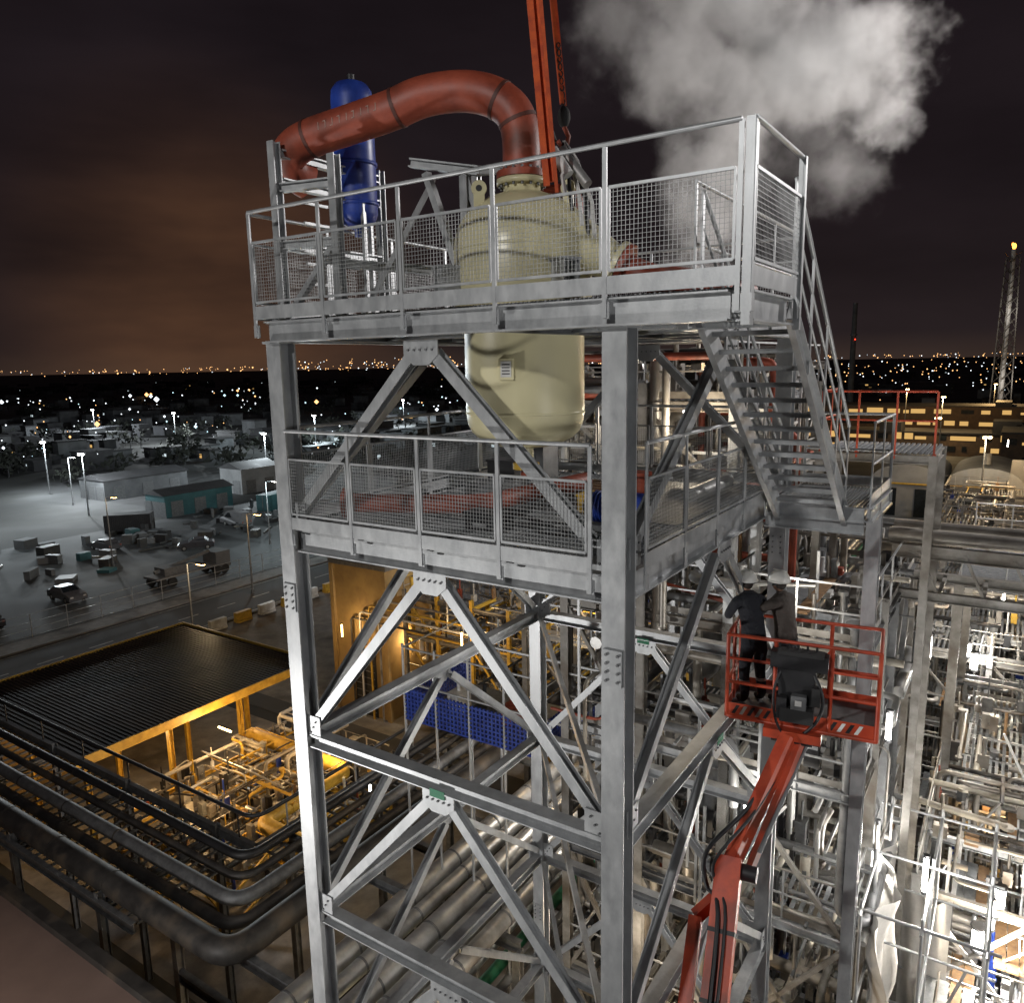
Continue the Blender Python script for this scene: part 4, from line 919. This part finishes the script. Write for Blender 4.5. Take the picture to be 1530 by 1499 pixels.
def flood(loc,target,power,size,c):
    l=bpy.data.lights.new('lamp_light','AREA'); l.energy=power; l.size=size; l.color=c
    o=bpy.data.objects.new('lamp_light',l); d=(Vector(target)-Vector(loc)).normalized(); o.rotation_euler=d.to_track_quat('-Z','Y').to_euler(); o.location=loc; col.objects.link(o)
    b=MB(); L=Vector(loc)-d*.12; sd=d.cross(Z).normalized(); u=sd.cross(d)
    b.hexa(L,sd*.5,u*.4,d*.08,BLACK); b.cyl(Vector((L.x,L.y,0)),L-d*.1-Z*.3,.12,GALV,10,.08); m_=b.build('floodlight_mast'); o.parent=m_
flood((-9,-5,28),W(2.3,1,-1),1150,.6,(1,.985,.96))
flood((-14,6,12),W(4,0,-5),1250,.5,(1,.985,.96))
flood((10,-4,21),P(3.8,9.6,-4),560,.8,(.99,.99,1))  # unseen flood added to brighten the basket and helmets
flood((13,6,9),W(0,3,-4),520,1.0,(1,.96,.90))
# ---------------------------------------------------------------- steam plume
def steam():
    b=MB(); b.hexa(P(10.2,35,12.0),Vector((11.8,0,0)),Vector((0,3.4,0)),Z*9.5,GALV)
    m,nt=new_mat('steam_volume'); N=nt.nodes; L=nt.links
    out=N.new('ShaderNodeOutputMaterial'); vol=N.new('ShaderNodeVolumeScatter'); L.new(vol.outputs[0],out.inputs['Volume'])
    tc=N.new('ShaderNodeTexCoord')
    nz=N.new('ShaderNodeTexNoise'); nz.inputs['Scale'].default_value=.32; nz.inputs['Detail'].default_value=5; nz.inputs['Roughness'].default_value=.66
    L.new(tc.outputs['Object'],nz.inputs['Vector'])
    s1=N.new('ShaderNodeVectorMath'); s1.operation='SUBTRACT'; L.new(nz.outputs['Color'],s1.inputs[0]); s1.inputs[1].default_value=(.5,.5,.5)
    s2=N.new('ShaderNodeVectorMath'); s2.operation='SCALE'; L.new(s1.outputs[0],s2.inputs[0]); s2.inputs['Scale'].default_value=7.5
    s3=N.new('ShaderNodeVectorMath'); s3.operation='ADD'; L.new(tc.outputs['Object'],s3.inputs[0]); L.new(s2.outputs[0],s3.inputs[1])
    last=None
    for (a,z,r,k) in [(8.3,3.8,1.6,.5),(8.6,6.0,2.1,.6),(9.0,8.4,2.4,.55),(9.6,10.8,2.7,.6),(7.2,12.4,2.8,.45),(4.8,14.2,2.6,.28),(11.8,12.6,2.8,1.),(14.2,12.8,2.5,1.),(16.2,12.6,2.0,1.),(16.0,10.4,1.6,.8),(9.6,16.0,3.6,.7),(14.6,8.0,1.9,.16),(12.5,9.6,2.4,.16)]:
        dn=N.new('ShaderNodeVectorMath'); dn.operation='DISTANCE'; L.new(s3.outputs[0],dn.inputs[0]); dn.inputs[1].default_value=(a,35,ZC+z)
        mr=N.new('ShaderNodeMapRange'); mr.interpolation_type='SMOOTHSTEP'; mr.inputs[1].default_value=r*1.05; mr.inputs[2].default_value=r*.25; mr.inputs[3].default_value=0; mr.inputs[4].default_value=k
        L.new(dn.outputs['Value'],mr.inputs[0])
        if last is None: last=mr.outputs[0]
        else:
            mx=N.new('ShaderNodeMath'); mx.operation='MAXIMUM'; L.new(last,mx.inputs[0]); L.new(mr.outputs[0],mx.inputs[1]); last=mx.outputs[0]
    ml=N.new('ShaderNodeMath'); ml.operation='MULTIPLY'; L.new(last,ml.inputs[0]); ml.inputs[1].default_value=.62
    L.new(ml.outputs[0],vol.inputs['Density']); vol.inputs['Color'].default_value=(.95,.92,.91,1); vol.inputs['Anisotropy'].default_value=.1
    try: m.cycles.volume_step_rate=1.0
    except Exception: pass
    b.mats=[m]; b.build('steam_plume')
steam()
flood((25,20,30),P(12.0,35,12.0),15000,2,(1,.96,.94))  # unseen flood added to light up the steam
hz_=MB(); hz_.box(-30,-2.6,12.8,75,-21.9,-9.2,GALV)  # scatter box added around the lamps, standing in for lens bloom
m,nt=new_mat('bloom_haze_volume'); N=nt.nodes; o_=N.new('ShaderNodeOutputMaterial'); vsn=N.new('ShaderNodeVolumeScatter'); vsn.inputs['Density'].default_value=.020; vsn.inputs['Color'].default_value=(1,.97,.92,1); nt.links.new(vsn.outputs[0],o_.inputs['Volume'])
hz_.mats=[m]; hz_.build('bloom_haze')
# ---------------------------------------------------------------- world
w=bpy.data.worlds.new('World'); bpy.context.scene.world=w; w.use_nodes=True
nt=w.node_tree; N=nt.nodes; L=nt.links; N.clear()
out=N.new('ShaderNodeOutputWorld'); bg=N.new('ShaderNodeBackground'); L.new(bg.outputs[0],out.inputs[0])
tc=N.new('ShaderNodeTexCoord'); sx=N.new('ShaderNodeSeparateXYZ'); L.new(tc.outputs['Generated'],sx.inputs[0])
cr=N.new('ShaderNodeValToRGB'); L.new(sx.outputs[2],cr.inputs[0]); E=cr.color_ramp.elements
E[0].position=0; E[0].color=(.034,.022,.018,1); E[1].position=1; E[1].color=(.007,.0055,.0075,1)
for p,c in ((.03,(.017,.0118,.0125)),(.18,(.0122,.0085,.0100)),(.45,(.0118,.0084,.0105))): e=E.new(p); e.color=(*c,1)
dt=N.new('ShaderNodeVectorMath'); dt.operation='DISTANCE'; L.new(tc.outputs['Generated'],dt.inputs[0]); gv=Vector((-.36,1,.07)).normalized(); dt.inputs[1].default_value=gv
mp=N.new('ShaderNodeMapping'); mp.inputs['Scale'].default_value=(2,2,7); L.new(tc.outputs['Generated'],mp.inputs[0])
nz=N.new('ShaderNodeTexNoise'); nz.inputs['Scale'].default_value=1.7; nz.inputs['Detail'].default_value=4; L.new(mp.outputs[0],nz.inputs[0])
mr=N.new('ShaderNodeMapRange'); mr.interpolation_type='SMOOTHERSTEP'; mr.inputs[1].default_value=.32; mr.inputs[2].default_value=0; mr.inputs[3].default_value=0; mr.inputs[4].default_value=1; L.new(dt.outputs['Value'],mr.inputs[0])
mu=N.new('ShaderNodeMath'); mu.operation='MULTIPLY'; L.new(mr.outputs[0],mu.inputs[0]); L.new(nz.outputs['Fac'],mu.inputs[1])
gl=N.new('ShaderNodeMix'); gl.data_type='RGBA'; gl.blend_type='ADD'; L.new(mu.outputs[0],gl.inputs[0]); L.new(cr.outputs[0],gl.inputs[6]); gl.inputs[7].default_value=(.090,.038,.012,1)
m2=N.new('ShaderNodeMapRange'); m2.inputs[1].default_value=.3; m2.inputs[2].default_value=.7; m2.inputs[3].default_value=.75; m2.inputs[4].default_value=1.2; L.new(nz.outputs['Fac'],m2.inputs[0])
vm=N.new('ShaderNodeVectorMath'); vm.operation='SCALE'; L.new(gl.outputs[2],vm.inputs[0]); L.new(m2.outputs[0],vm.inputs['Scale'])
L.new(vm.outputs[0],bg.inputs[0]); bg.inputs[1].default_value=1
# ---------------------------------------------------------------- camera
cam=bpy.data.cameras.new('camera'); co=bpy.data.objects.new('camera',cam); col.objects.link(co)
cam.sensor_width=36; cam.lens=27.06; cam.clip_start=.1; cam.clip_end=20000
co.matrix_world=Matrix.Translation((0,0,ZC))@Matrix.Rotation(math.radians(90-10.1),4,'X')@Matrix.Rotation(math.radians(-1.1),4,'Z')
bpy.context.scene.camera=co
vs=bpy.context.scene.view_settings; vs.view_transform='Standard'; vs.look='None'; vs.exposure=0; vs.gamma=1
